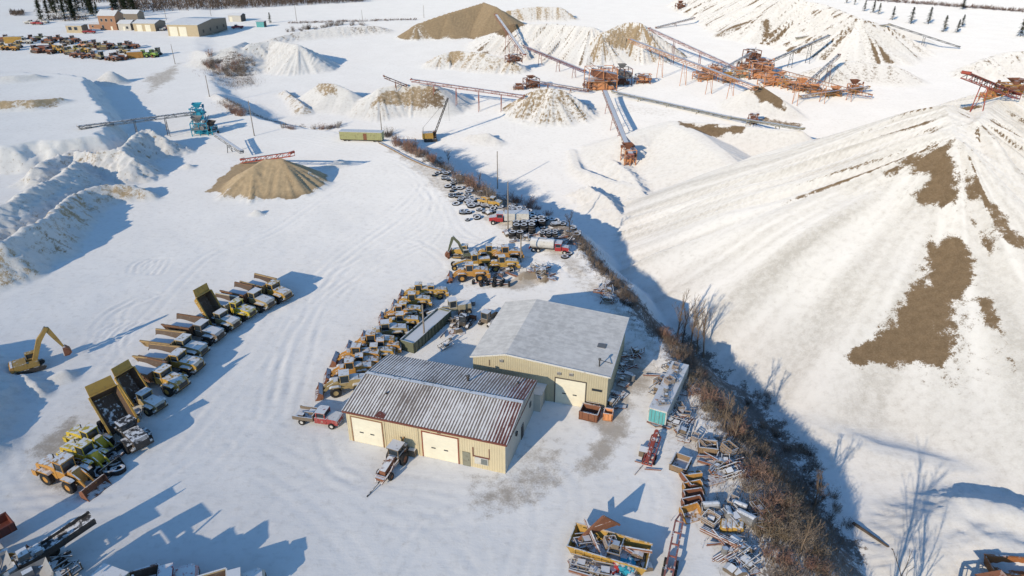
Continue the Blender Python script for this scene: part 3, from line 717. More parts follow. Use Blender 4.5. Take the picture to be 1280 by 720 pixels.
def dozer(pm):
    def f():
        o = thing('bulldozer')
        for y in (-1.25,.7): MB().prism([(-1.9,.4),(-1.5,.05),(1.5,.05),(1.9,.4),(1.9,.7),(1.4,1.05),(-1.3,1.05),(-1.9,.7)], y, y+.55).build('crawler_track', STL(), o)
        MB().prism([(-.2,.7),(1.9,.7),(1.9,1.9),(-.2,2.1)], -.55, .55).build('engine_cover', pm, o)
        c = MB(); c.box(-1.6,-.2,-.7,.7,.9,1.7); c.box(-1.65,-.15,-.78,.78,2.9,3.02)
        for x in (-1.5,-.3):
            for y in (-.65,.65): c.box(x-.06,x+.06,y-.06,y+.06,1.7,2.9)
        cc = c.build('cab', pm, o); MB().box(-1.48,-.32,-.63,.63,1.71,2.89).build('window', GLS(), cc)
        a = MB(); a.beam((-.4,-1.4,.6),(2.5,-1.4,.4),.18); a.beam((-.4,1.4,.6),(2.5,1.4,.4),.18); a.build('push_arm', pm, o)
        MB().prism([(2.4,.1),(2.6,.05),(2.5,.6),(2.7,1.3),(2.5,1.3),(2.3,.6)], -1.8, 1.8).build('blade', RST(), o)
        return o
    return f
def tank_truck(cm, tm, tanklen=5.2, boxy=False):
    def f():
        o = thing('tank_truck')
        MB().box(-5.2,3.4,-.45,.45,.75,1.0).build('chassis', STL(), o)
        MB().prism([(2.0,.8),(3.7,.8),(3.7,1.5),(3.5,1.65),(2.0,1.8)], -.8, .8).build('hood', cm, o)
        c = MB(); c.box(.6,2.0,-1.1,1.1,.8,1.7); c.box(.55,2.05,-1.12,1.12,2.45,2.6)
        for x in (.68,1.92):
            for y in (-1.02,1.02): c.box(x-.07,x+.07,y-.07,y+.07,1.7,2.45)
        cc = c.build('cab', cm, o); MB().box(.7,1.9,-1.0,1.0,1.71,2.44).build('window', GLS(), cc)
        for y in (-.75,.75): MB().box(3.66,3.74,y-.12,y+.12,1.0,1.25).build('headlight', WHT(), o)
        if boxy: MB().box(-5.2,.3,-1.15,1.15,1.05,2.7,.05,.05).build('cargo_box', tm, o)
        else:
            t = MB().lathe([(0,-5.2),(1.0,-5.1),(1.1,-4.9),(1.1,.1),(1.0,.3),(0,.4)], (0,0,2.05), 'x', 16).build('tank', tm, o)
            MB().box(-3.5,-1.5,-.3,.3,3.1,3.25).build('walkway', GRY(), t)
        MB().box(-5.35,-5.2,-1.1,1.1,.7,1.3).build('rear_bumper', RED(), o)
        for x in (2.8,-3.2,-4.3):
            for y in (-.95,.95): wheel(o, x, y, .52, .35, WHT())
        return o
    return f
def pickup(cm, bm):
    def f():
        o = thing('service_truck')
        MB().box(-3.3,3.0,-.45,.45,.6,.8).build('chassis', STL(), o)
        MB().prism([(1.5,.65),(3.1,.65),(3.1,1.35),(2.9,1.45),(1.5,1.6)], -.95, .95).build('hood', cm, o)
        c = MB(); c.box(-.2,1.5,-1.0,1.0,.65,1.5); c.box(0,1.3,-.88,.88,2.2,2.3)
        for x in (.05,1.25):
            for y in (-.8,.8): c.box(x-.07,x+.07,y-.07,y+.07,1.5,2.2)
        cc = c.build('cab', cm, o); MB().box(.06,1.22,-.8,.8,1.51,2.19).build('window', GLS(), cc)
        b = MB(); b.box(-3.3,-.3,-1.15,1.15,.9,1.02); b.box(-3.3,-.3,-1.2,-1.08,1.02,1.5); b.box(-3.3,-.3,1.08,1.2,1.02,1.5); b.box(-.4,-.28,-1.15,1.15,1.02,1.9)
        b.box(-2.6,-1.9,-.8,-.2,1.02,1.5); b.box(-1.6,-.8,.1,.9,1.02,1.4); b.beam((-2.9,.3,1.1),(-.6,-.2,1.7),.15); b.build('cargo_bed', bm, o)
        for y in (-.7,.7): MB().box(3.06,3.14,y-.12,y+.12,.95,1.15).build('headlight', WHT(), o)
        MB().box(3.1,3.25,-1.0,1.0,.55,.75).build('front_bumper', GRY(), o)
        for x in (2.2,-2.1):
            for y in (-.95,.95): wheel(o, x, y, .48, .32, WHT())
        return o
    return f
def old_tractor():
    o = thing('old_tractor')
    MB().prism([(-1.6,.8),(1.9,.8),(1.9,1.5),(-.4,1.9),(-1.6,1.5)], -.4, .4).build('engine_cover', RST(), o)
    c = MB(); c.box(-2.3,-.7,-.75,.75,1.1,1.7); c.box(-2.35,-.6,-.85,.85,2.75,2.88)
    for x in (-2.2,-.8):
        for y in (-.68,.68): c.box(x-.05,x+.05,y-.05,y+.05,1.7,2.75)
    cc = c.build('cab', GRYB(), o); MB().box(-2.15,-.85,-.63,.63,1.71,2.74).build('window', GLS(), cc)
    a = MB()
    for y in (-.7,.7): a.beam((-2.6,y,1.6),(2.2,y,.9),.16); a.beam((2.2,y,.9),(2.9,y*.6,.4),.14); a.tube((.2,y,1.6),(1.8,y,.7),.08)
    a.beam((2.2,-.7,.9),(2.2,.7,.9),.16); a.beam((.6,-.7,1.15),(.6,.7,1.15),.14); a.box(2.0,2.6,-.6,.6,.5,.9); a.build('front_loader_frame', RST(), o)
    MB().beam((2.6,0,.5),(5.0,-.3,.1),.12).build('tow_bar', STL(), o)
    b = MB(); b.beam((-2.4,0,1.0),(-3.3,0,2.6),.2); b.beam((-3.3,0,2.6),(-4.6,.1,1.6),.18); b.box(-5.1,-4.5,-.35,.45,.9,1.6,.1,.05); b.build('rear_digging_arm', ORG(), o)
    for y in (-.95,.95): wheel(o, -1.6, y, .85, .45, RST()); wheel(o, 1.4, y*.9, .5, .32, RST())
    return o
def conveyor(p, q, w=1.0, mat=None, label='', legs=(.35,.8), depth=.7, belt=None, group='conveyors', wheels=False, walk=False):
    o = thing('conveyor', label, 'conveyor', group); o.location = p
    mat = mat or RST(); L = Vector(q)-Vector(p); hd = Vector((-L.y, L.x, 0)).normalized()*w/2; d = L.normalized()
    fr = MB(); n = max(4, int(L.length/3)); up = Vector((0,0,depth))
    for sg in (-1,1):
        fr.beam(hd*sg, L+hd*sg, .14); fr.beam(hd*sg-up, L+hd*sg-up, .14)
        for k in range(n):
            a = L*(k/n); b = L*((k+1)/n)
            fr.beam(a+hd*sg-up, b+hd*sg if k % 2 == 0 else a+hd*sg, .10); fr.beam(b+hd*sg, b+hd*sg-up, .1)
    for k in range(n+1): fr.beam(L*(k/n)-hd-up, L*(k/n)+hd-up, .1)
    fr.build('truss', mat, o)
    b = MB(); b.beam(Vector((0,0,.12)), L+Vector((0,0,.12)), w*.86, .08); b.build('belt', belt or STL(), o)
    MB().tube(-hd*1.1, hd*1.1, .32, 10).build('end_pulley', mat, o); MB().tube(L-hd*1.1, L+hd*1.1, .32, 10).build('end_pulley', mat, o)
    if walk:
        b = MB(); s = hd*1.7; b.beam(s, L+s, .5, .06); 
        for k in range(n+1): b.beam(L*(k/n)+s*1.15, L*(k/n)+s*1.15+Vector((0,0,.9)), .06)
        b.beam(s*1.15+Vector((0,0,.9)), L+s*1.15+Vector((0,0,.9)), .06); b.build('walkway', mat, o)
    for t in legs:
        a = L*t; wp = Vector(p)+a; zg = hz(wp.x, wp.y)-p[2]
        if zg > a.z-.8: continue
        lg = MB()
        for sg in (-1,1): lg.beam(a+hd*sg*.9-up, Vector((a.x,a.y,zg-.3))+hd*sg*1.6, .16)
        lg.beam(a-hd*.9-up, Vector((a.x,a.y,zg))+hd*1.5, .09); lg.beam((a+Vector((a.x,a.y,zg)))*.5-hd*1.3, (a+Vector((a.x,a.y,zg)))*.5+hd*1.3, .1)
        lg.build('leg', mat, o)
    return o
def gpx(px, py, h=0):            # point h above the ground seen at a survey pixel
    g = G(px, py, h); return (g[0], g[1], g[2]+h)
def conv(a, b, ha, hb, **k): return conveyor(gpx(a[0], a[1], ha), gpx(b[0], b[1], hb), **k)
def crusher(mA, mB, seed, sx=5, sy=4, h=4.5):
    """crushing / screening unit: legs, decks, hopper, motor, ladder"""
    def f():
        rg = random.Random(seed); o = thing('crushing_plant')
        fr = MB()
        for x in (-sx/2,0,sx/2):
            for y in (-sy/2,sy/2): fr.beam((x,y,-.3),(x,y,h),.26)
        for z in (h*.45,h):
            for y in (-sy/2,sy/2): fr.beam((-sx/2,y,z),(sx/2,y,z),.24)
            for x in (-sx/2,0,sx/2): fr.beam((x,-sy/2,z),(x,sy/2,z),.22)
        fr.beam((-sx/2,-sy/2,.2),(0,-sy/2,h*.45),.14); fr.beam((sx/2,-sy/2,.2),(0,-sy/2,h*.45),.14); fr.beam((-sx/2,-sy/2,h*.45),(0,-sy/2,h),.14); fr.beam((sx/2,-sy/2,h*.45),(0,-sy/2,h),.14)
        fr.build('steel_frame', mA, o)
        d = MB(); d.box(-sx/2-.3,sx/2+.3,-sy/2-.3,sy/2+.3,h*.45+.13,h*.45+.22); d.build('deck', GRY(), o)
        hp = MB(); c = (rg.uniform(-.8,.8), 0); hs = rg.choice([.35,.6,1.0])
        hp.add([(c[0]-.6,-.5,h+.1),(c[0]+.6,-.5,h+.1),(c[0]+.6,.5,h+.1),(c[0]-.6,.5,h+.1),(c[0]-1.7,-1.4,h+1.8*hs),(c[0]+1.7,-1.4,h+1.8*hs),(c[0]+1.7,1.4,h+1.8*hs),(c[0]-1.7,1.4,h+1.8*hs)],
               [(0,1,5,4),(1,2,6,5),(2,3,7,6),(3,0,4,7),(3,2,1,0)]); hp.build('hopper', mB, o)
        s = MB(); s.M = Matrix.Rotation(R(12),4,'Y'); s.box(-sx*.42,sx*.42,-sy*.36,sy*.36,h*.55,h*.85); s.build('screen_box', mB, o)
        mt = MB(); mt.tube((-sx*.3,-sy*.5,h*.45+.6),(sx*.0,-sy*.5,h*.45+.6),.38,10); mt.lathe([(0,-.2),(.7,-.2),(.7,.2),(0,.2)], (sx*.2,-sy*.55,h*.45+.7),'y',12); mt.build('motor', mB, o)
        ca = MB(); ca.box(-sx*.3,sx*.2,-sy*.3,sy*.3,.5,h*.42); ca.box(sx*.2,sx*.45,-sy*.2,sy*.2,.2,1.6); ca.build('crusher_drum', mA, o)
        jk = MB()
        for i in range(16):
            x = rg.uniform(-sx*.6,sx*.6); y = rg.uniform(-sy*.75,sy*.6); z = rg.choice([.2,h*.5,h*.5,h+.1]); a_ = rg.uniform(0,3.1); l_ = rg.uniform(.5,1.8)
            if rg.random() < .5: jk.beam((x,y,z),(x+math.cos(a_)*l_,y+math.sin(a_)*l_,z+rg.uniform(-.2,1.6)),.16)
            else: jk.box(x-l_*.3,x+l_*.3,y-.3,y+.3,z,z+rg.uniform(.3,1.0))
        jk.build('guards_and_chutes', mB, o)
        for y in (-sy/2-.25, sy/2+.25):
            rl = MB()
            for k in range(5): rl.beam((-sx/2+k*sx/4,y,h*.5),(-sx/2+k*sx/4,y,h*.5+1.1),.07)
            rl.beam((-sx/2,y,h*.5+1.1),(sx/2,y,h*.5+1.1),.08); rl.build('handrail', mA, o)
        return o
    return f
# ================================================================ PLACE EVERYTHING
ORD = ['first','second','third','fourth','fifth','sixth','seventh','eighth','ninth','tenth','eleventh','twelfth']
G0 = G(640, 360)
build_ground()

# ---------------------------------------------------------------- sheds
def quad(mb, a, b, c, d): mb.add([a, b, c, d], [(0,1,2,3)])
def wall_rib(mb, a, b, z0f, z1f, out, step=.32):
    a = Vector(a); b = Vector(b); L = (b-a).length; d = (b-a)/L; o = Vector(out); n = int(L/step)
    for i in range(n):
        p = a+d*((i+.5)*step); z1 = z1f((i+.5)*step)
        mb.add([(p.x-d.x*.05,p.y-d.y*.05,z0f),(p.x+d.x*.05,p.y+d.y*.05,z0f),(p.x+o.x*.04,p.y+o.y*.04,z0f),
                (p.x-d.x*.05,p.y-d.y*.05,z1),(p.x+d.x*.05,p.y+d.y*.05,z1),(p.x+o.x*.04,p.y+o.y*.04,z1)], [(0,2,5,3),(2,1,4,5)])
def door(par, x0, x1, h, mat, frm, y=-.05, lites=True, panels=4, name='overhead_door'):
    d = MB(); d.box(x0,x1,y,y+.06,.02,h)
    for k in range(1, panels): d.box(x0+.02,x1-.02,y-.014,y-.002,h*k/panels-.03,h*k/panels+.0)
    o = d.build(name, mat, par)
    f = MB(); f.box(x0-.16,x0-.01,y-.03,y+.1,0,h+.16); f.box(x1+.01,x1+.16,y-.03,y+.1,0,h+.16); f.box(x0-.01,x1+.01,y-.03,y+.1,h+.01,h+.16); f.build('door_frame', frm, o)
    if lites:
        for t in (.30,.66): c = x0+(x1-x0)*t; MB().box(c-.28,c+.28,y-.03,y-.017,h*.42,h*.42+.17).build('window', GLS(), o)
    return o
def roof_sheet(par, prof, y0, y1, mat, along_y, L, t=.14, rib=.6, rh=.06):
    """prof: [(u,z)...] across; extruded along v from y0 to y1. along_y False: u=y, v=x"""
    rb = MB()
    def pt(u, v, z): return (v, u, z) if not along_y else (u, v, z)
    for (u0,z0),(u1,z1) in zip(prof[:-1], prof[1:]):
        vs = [pt(u0,y0,z0),pt(u1,y0,z1),pt(u1,y1,z1),pt(u0,y1,z0)]
        rb.add(vs+[(a,b,c+t) for a,b,c in vs], [(3,2,1,0),(4,5,6,7),(0,1,5,4),(1,2,6,5),(2,3,7,6),(3,0,4,7)])
        n = int((y1-y0)/rib)
        for i in range(n+1):
            v = y0+.04+i*(y1-y0-.08)/n
            vs = [pt(u0,v-.05,z0+t),pt(u1,v-.05,z1+t),pt(u1,v+.05,z1+t),pt(u0,v+.05,z0+t),pt(u0,v,z0+t+rh),pt(u1,v,z1+t+rh)]
            rb.add(vs, [(0,1,5,4),(2,3,4,5)])
    return rb.build('roof', mat, par)

cream = siding('cream_corrugated_siding', (.62,.54,.37), stainamt=.25, stain=(.33,.20,.11))
pale = siding('pale_grey_siding', (.55,.53,.48), stainamt=.1)
beige = siding('beige_corrugated_siding', (.50,.45,.32), stainamt=.08)
whited = siding('white_door_panel', (.80,.76,.62), stainamt=.08, stain=(.4,.3,.2))
rustred = paint('rust_red_trim', (.18,.06,.045), snow=.35, grime=.4)

# front workshop
o = thing('workshop', 'cream corrugated workshop with two white doors and a ribbed snowy roof', 'workshop')
put(o, (-21.25, 70.6, 0), -17.2)
L, D, E, RZ = 21.4, 12.9, 4.9, 6.15
w = MB()
quad(w,(0,0,-.3),(L,0,-.3),(L,0,E),(0,0,E))
wall_rib(w,(0,0,0),(L,0,0),-.2,lambda s: E,(0,-1,0))
w.build('wall', cream, o); w = MB(); quad(w,(L,D,-.3),(0,D,-.3),(0,D,E),(L,D,E)); w.build('wall', pale, o); w = MB()
w.add([(0,D,-.3),(0,0,-.3),(0,0,E),(0,D/2,RZ),(0,D,E)], [(0,1,2,3,4)])
wf = w.build('gable_wall', cream, o)
w = MB(); w.add([(L,0,-.3),(L,D,-.3),(L,D,E),(L,D/2,RZ),(L,0,E)], [(0,1,2,3,4)])
wall_rib(w,(L,0,0),(L,D,0),-.2,lambda s: E+(RZ-E)*(1-abs(s-D/2)/(D/2)),(1,0,0)); w.build('gable_wall', pale, o)
rf = roof_sheet(o, [(-.35,E-.05),(D/2,RZ),(D+.35,E-.05)], -.25, L+.25, roofmat('ribbed_roof_light_snow', (.24,.20,.175), .52, .4, 0, rust=(.14,.05,.04), bare=21, pa=.26), False, L, rib=.4, rh=.035)
m = MB()
for y, z in ((D/2,RZ+.17),): m.box(-.27,L+.27,y-.28,y+.28,z-.08,z+.0)
m.build('ridge_cap', GRY(), rf)
m = MB(); m.box(-.27,L+.27,-.45,-.36,E-.2,E+.09); m.box(L+.26,L+.34,-.40,D+.4,E-.2,E-.05); m.build('eave_trim', rustred, o)
m = MB(); m.beam((L+.28,-.4,E),(L+.28,D/2,RZ+.08),.1,.22); m.beam((L+.28,D/2,RZ+.08),(L+.28,D+.4,E),.1,.22); m.build('verge_trim', GRY(), o); m = MB(); m.beam((-.28,-.4,E),(-.28,D/2,RZ+.08),.1,.22); m.beam((-.28,D/2,RZ+.08),(-.28,D+.4,E),.1,.22); m.build('verge_trim', GRY(), o)
door(o,.75,4.95,3.95,whited,paint('door_frame_brown',(.30,.17,.10),snow=.3)); door(o,10.6,15.25,3.95,whited,paint('door_frame_red',(.28,.08,.05),snow=.3))
m = MB(); m.box(15.85,16.85,-.1,-.045,0,2.2); dd = m.build('personnel_door', paint('grey_green_door',(.25,.25,.20),snow=0), o)
MB().box(16.65,16.72,-.15,-.11,1.0,1.15).build('handle', STL(), dd)
m = MB(); m.box(17.45,19.2,-.12,-.045,.75,1.75); wd = m.build('window', WHT(), o)
MB().box(18.3,19.12,-.14,-.125,.83,1.67).build('pane', glass('grey_window_pane',(.18,.2,.2)), wd)
m = MB(); m.box(12.6,13.1,-.1,-.045,4.25,4.7); m.build('vent', GRYB(), o)
m = MB(); m.box(17.2,17.32,-.08,-.045,1.75,3.2); m.box(19.3,19.4,-.08,-.045,1.75,3.4); m.box(17.32,19.3,-.08,-.045,1.8,1.95); m.build('rusty_bracket', rustred, o)
for x in (5.3,9.9): MB().box(x,x+.1,-.09,-.045,.2,4.8).build('downpipe', cream, o)
m = MB(); m.box(7.3,8.6,-.75,-.05,.0,1.6,.1,.05); m.box(8.7,9.6,-.6,-.05,.0,1.0); m.build('wall_box', GRYB(), o)
m = MB(); m.box(L+.045,L+.1,6.6,7.6,0,2.15); m.build('personnel_door', STL(), o)
m = MB(); m.box(L+.045,L+.25,4.0,4.5,2.7,3.2); m.build('wall_lamp', STL(), o)
m = MB(); m.box(L+.05,L+.12,10.5,11.2,2.3,3.0); m.build('window', GLS(), o)
m = MB(); m.box(L-3.2,L+.9,D+.02,D+2.6,-.3,2.7); lt = m.build('lean_to', pale, o)
m = MB(); m.box(L-3.4,L+1.1,D+.05,D+2.8,2.72,2.84); m.build('lean_to_roof', WHT(), lt)
m = MB(); m.tube((13.2,9.4,5.2),(13.2,9.4,6.5),.16,10); m.lathe([(0,6.5),(.3,6.5),(.3,6.68),(0,6.75)], (13.2,9.4,0),'z',10); m.box(12.95,13.45,9.15,9.65,5.3,5.7); m.build('chimney', STL(), rf)
m = MB(); m.tube((19.6,11.2,5.0),(19.6,11.2,5.75),.14,8); m.build('vent_pipe', STL(), rf)
m = MB(); m.tube((4.1,3.6,5.4),(4.1,3.6,6.0),.14,8); m.build('vent_pipe', STL(), rf)
m = MB(); m.add([(4.2,-.3,E+.12),(5.6,-.32,E+.12),(5.5,.5,E+.3),(4.5,.7,E+.32)],[(0,1,2,3)]); m.build('rust_patch', rustred, rf)

# rear shop
o = thing('machine_shop', 'large beige metal shop with smooth grey snow-dusted roof behind the front workshop', 'workshop')
put(o, (-5.56, 82.15, 0), -17)
L, D = 19.35, 15.9; EL, ER, RX, RZ = 5.45, 5.9, 5.0, 6.75
w = MB()
w.add([(0,0,-.3),(L,0,-.3),(L,0,ER),(RX,0,RZ),(0,0,EL)], [(0,1,2,3,4)]); wb = MB(); wb.add([(L,D,-.3),(0,D,-.3),(0,D,EL),(RX,D,RZ),(L,D,ER)], [(0,1,2,3,4)]); wb.build('wall', beige, o)
wall_rib(w,(0,0,0),(L,0,0),-.2,lambda s: EL+(RZ-EL)*s/RX if s < RX else RZ+(ER-RZ)*(s-RX)/(L-RX),(0,-1,0)); w.build('wall', beige, o)
w = MB(); quad(w,(L,0,-.3),(L,D,-.3),(L,D,ER),(L,0,ER)); wall_rib(w,(L,0,0),(L,D,0),-.2,lambda s: ER,(1,0,0)); w.build('side_wall', beige, o); w = MB(); quad(w,(0,D,-.3),(0,0,-.3),(0,0,EL),(0,D,EL)); w.build('side_wall', beige, o)
rf = roof_sheet(o, [(-.3,EL-.08),(RX,RZ),(L+.3,ER-.02)], -.35, D+.3, roofmat('smooth_roof_snow_dust', (.62,.62,.61), .74, 1.0, 1, pa=.04, sw=.5, wide=1.0), True, L, rib=.9, rh=.012)
m = MB(); m.beam((-.3,-.4,EL+.02),(RX,-.4,RZ+.1),.1,.24); m.beam((RX,-.4,RZ+.1),(L+.3,-.4,ER+.08),.1,.24); m.build('verge_trim', WHT(), o)
m = MB(); m.box(L+.31,L+.4,-.35,D+.3,ER-.1,ER+.16); m.build('eave_trim', WHT(), o)
door(o,12.15,16.35,4.15,whited,paint('door_frame_dark',(.10,.09,.08),snow=.2))
m = MB(); m.box(17.25,18.65,-.09,-.045,3.15,3.5); m.build('window', GLS(), o)
for x, z in ((12.6,5.05),(4.3,5.5),(14.3,5.2)):
    m = MB(); m.box(x-.28,x+.28,-.2,-.045,z-.2,z+.2); m.build('floodlight', GRY(), o)
m = MB(); m.box(2.4,2.55,-.1,-.045,4.3,5.3); m.build('vent', GRYB(), o)
m = MB(); m.box(16.6,17.8,6.2,7.3,6.12,6.24); m.build('skylight', paint('dull_skylight',(.2,.2,.2),snow=.3), rf)
m = MB(); m.tube((17.8,1.6,5.9),(17.8,1.6,7.3),.09); m.tube((17.8,1.6,7.2),(19.4,3.0,6.0),.05); m.lathe([(0,7.2),(.2,7.2),(.2,7.4),(0,7.5)],(17.8,1.6,0),'z',8); m.build('chimney', STL(), rf)

# ---------------------------------------------------------------- the truck row
PR = [  # key, px, py, yaw, scale, raise, paint, bed, label
 ('ta',(337,371),-28,1.08,0,YEL,TNB,'yellow dump truck at the far end of the long truck row, snow in its bed'),
 ('tb',(314,382),-25,1.08,0,DYE,RSB,'faded dump truck with brown-rimmed bed, second from the far end of the truck row'),
 ('tc',(291,394),-22,1.02,0,BYE,BGE,'bright yellow dump truck with a flat beige snow-covered load bed'),
 ('td',(272,407),-24,1.0,-62,DYE,YEL,'dump truck with its yellow bed raised, nearer the far end of the row'),
 ('te',(247,423),-18,1.08,0,GRYB,RSB,'drab dump truck with a half-empty bed, next below the far raised bed'),
 ('tf',(224,443),-15,1.1,0,DYE,TNB,'faded dump truck with two white drifts in its bed, mid row'),
 ('tg',(217,462),-14,1.1,0,YEL,TNB,'dump truck showing one clean yellow hood panel, mid row'),
 ('th',(199,482),-22,1.12,0,YEL,RSB,'yellow dump truck with dark bed and snowy cab, beside the light raised bed'),
 ('ti',(178,507),-26,.92,-58,DYE,YEL,'dump truck with its ribbed light yellow bed raised'),
 ('tj',(158,546),-38,1.12,-48,STL,YEL,'big dump truck with its dark brown bed tipped up beside the loaders')]
for key, (x, y), yw, s, up, pm, bm, lab in PR:
    k = (pm, bm, up)
    make(('truck',)+k, haul_truck(pm(), bm(), abs(up), rev=up < 0), G(x, y), yw, lab, 'dump truck', 'dump trucks parked in the long row', s)
for i, (x, y, yw, pm, bm, lab) in enumerate([
    (88,602,-22,ORG,RST,'orange yellow wheel loader at the near end of the truck row, bucket pointing right'),
    (112,579,-22,BYE,STL,'bright yellow wheel loader between the orange loader and the tipped truck'),
    (118,560,-24,BYE,STL,'bright yellow loader with its back to the yard, behind the tipped brown bed')]):
    make(('loader',pm,bm), wheel_loader(pm(), bm()), G(x, y), yw, lab, 'wheel loader', 'wheel loaders at the end of the truck row', 1.12 if i == 0 else 1.0)
# loose tyres between those loaders
tyre_n = 0
def tyre(x, y, z, r, w, label, group, lie=True, yaw=0, lean=0):
    key = ('tyre', round(r,1), round(w,1))
    if key not in PROTO:
        o = tyre_mb(r, w).build('tyre_casing', BLK())
        PROTO[key] = o
    else: o = dup(PROTO[key])
    tag(o, label, 'tyre', group)
    put(o, (x, y, z), yaw, 1, (lean, 0)); return o
rg = random.Random(3)
for x, y in [(125,577),(131,583),(120,585),(139,574),(132,571),(143,583),(137,592),(127,592),(148,590)]:
    g = G(x, y); tyre(g[0], g[1], g[2], .9, .6, 'big black tyre lying among the loaders at the end of the truck row', 'tyres among the parked loaders', lean=rg.uniform(-20,20))

# ---------------------------------------------------------------- packed loader row
rg0 = random.Random(12)
rows = [((434,489),194,'lA',DYE,RST,.98),((440,471),188,'lB',ORG,RST,.95),((449,453),186,'lC',ORG,RST,.98),((467,438),187,'lD',ORG,RST,.98),
        ((484,423),188,'lE',DYE,RST,.95),((502,410),186,'lF',YEL,RST,.85),((506,396),187,'lG',YEL,YEL,.85),((517,384),188,'lH',YEL,RST,.85),((525,372),187,'lI',YEL,RST,.85)]
kinds = ['dusty pale yellow','orange','orange and black','faded yellow','faded yellow snow-topped','yellow','bright-sided yellow','yellow tall-cabbed','yellow']
for i, ((x, y), yw, k, pm, bm, s) in enumerate(rows):
    make(('loader',pm,bm), wheel_loader(pm(), bm()), G(x, y), yw+rg0.uniform(-6,6), '%s wheel loader, %s of the packed row counting from the front workshop' % (kinds[i], ORD[i]), 'wheel loader', 'wheel loaders packed beside the workshop', s*rg0.uniform(.94,1.04))
for i, (x, y, yw, pm, lab) in enumerate([(452,462,188,ORG,'orange loader half hidden between the second and third in the packed row'),
        (470,449,186,YEL,'yellow loader with black engine squeezed near the workshop roof'),
        (540,372,188,YEL,'yellow loader with a long rear hood at the top of the packed row'),
        (500,398,188,ORG,'orange loader half hidden in the middle of the packed row'),
        (478,442,187,ORG,'orange yellow loader with snow on its hood near the corner of the long bin')]):
    make(('loader',pm,RST), wheel_loader(pm(), RST()), G(x, y), yw, lab, 'wheel loader', 'wheel loaders packed beside the workshop', .8)
make(('grader',BGE), grader(BGE()), G(562,394), 200, 'pale olive motor grader with beige cab at the top of the long green bin', 'grader', None, .95)
make(('dozer',GRYB), dozer(GRYB()), G(611,404), 60, 'grey brown bulldozer beside the rear shop roof', 'bulldozer', None, .9)
make(('dozer',STL), dozer(STL()), G(581,407), 75, 'dark bulldozer standing in the shade between green bin and rear shop', 'bulldozer', None, .8)

def bin_box(l, w, h, mat, t=.12, name='open_bin', flare=0, ribs=6):
    def f():
        o = MB(); o.box(-l/2,l/2,-w/2,w/2,0,.12)
        for sg in (-1,1):
            y0 = sg*w/2; y1 = sg*(w/2+flare)
            o.add([(-l/2,y0,0),(l/2,y0,0),(l/2+flare,y1,h),(-l/2-flare,y1,h),(-l/2,y0-sg*t,.1),(l/2,y0-sg*t,.1),(l/2+flare,y1-sg*t,h),(-l/2-flare,y1-sg*t,h)],
                  [(3,2,1,0),(4,5,6,7),(0,1,5,4),(1,2,6,5),(2,3,7,6),(3,0,4,7)])
            for k in range(ribs): x = -l/2+l*(k+.5)/ribs; o.beam((x,y0+sg*.06,.1),(x,y1+sg*.06,h),.1)
            x0 = sg*l/2; x1 = sg*(l/2+flare)
            o.add([(x0,-w/2,0),(x0,w/2,0),(x1,w/2+flare,h),(x1,-w/2-flare,h),(x0-sg*t,-w/2,.1),(x0-sg*t,w/2,.1),(x1-sg*t,w/2+flare,h),(x1-sg*t,-w/2-flare,h)],
                  [(3,2,1,0),(4,5,6,7),(0,1,5,4),(1,2,6,5),(2,3,7,6),(3,0,4,7)])
            o.beam((-l/2-flare,y1,h),(l/2+flare,y1,h),.14)
        return o.build(name, mat)
    return f
def container(L, W, Hh, mat, endmat, roofm, name='shipping_container'):
    def f():
        o = thing(name)
        b = MB(); b.box(0,L,-W/2,W/2,.15,Hh)
        n = int(L/.3)
        for sg in (-1,1):
            for i in range(n): x = .1+i*(L-.2)/n; b.box(x,x+.14,min(sg*W/2,sg*(W/2+.04)),max(sg*W/2,sg*(W/2+.04)),.3,Hh-.15)
        b.build('side_wall', mat, o)
        e = MB(); e.box(-.06,-.003,-W/2+.12,-.02,.25,Hh-.12); e.box(-.06,-.003,.02,W/2-.12,.25,Hh-.12)
        ed = e.build('end_door', endmat, o)
        r = MB()
        for y in (-.75,-.3,.3,.75): r.tube((-.1,y,.3),(-.1,y,Hh-.15),.03)
        r.build('locking_bar', GRY(), ed)
        c = MB(); c.box(-.02,L+.02,-W/2-.03,W/2+.03,Hh+.003,Hh+.08); c.build('roof_panel', roofm, o)
        for x in (.0,L-.14):
            for y in (-W/2-.05,W/2-.09): MB().box(x-.05,x+.12,y,y+.14,.0,Hh+.0).build('corner_post', mat, o)
        return o
    return f
g = G(820, 532)
make('teal', container(12.2,2.4,2.6,WHT(),AQU(),WHT()), g, 64, 'long white container with an aqua end wall and junk on its snowy roof', 'container')
CX, CY, ca, sa = g[0], g[1], math.cos(R(64)), math.sin(R(64))
def on_cont(u, v): return (CX+u*ca-v*sa, CY+u*sa+v*ca, g[2]+2.69)
g2 = P(516, 443)
make('longbin', bin_box(11.5,2.5,1.9,GRN(),name='long_open_bin',ribs=12), (-13.9,96.6,0), 64, 'long narrow green-grey open bin filled with snow above the workshop roof', 'bin')
lb = PROTO['longbin']; m = MB(); m.box(-5.6,5.6,-1.13,1.13,.2,1.62,.02,.02); m.build('snow_load', paint('settled_snow',(.78,.78,.78),snow=0,grime=.05), lb)
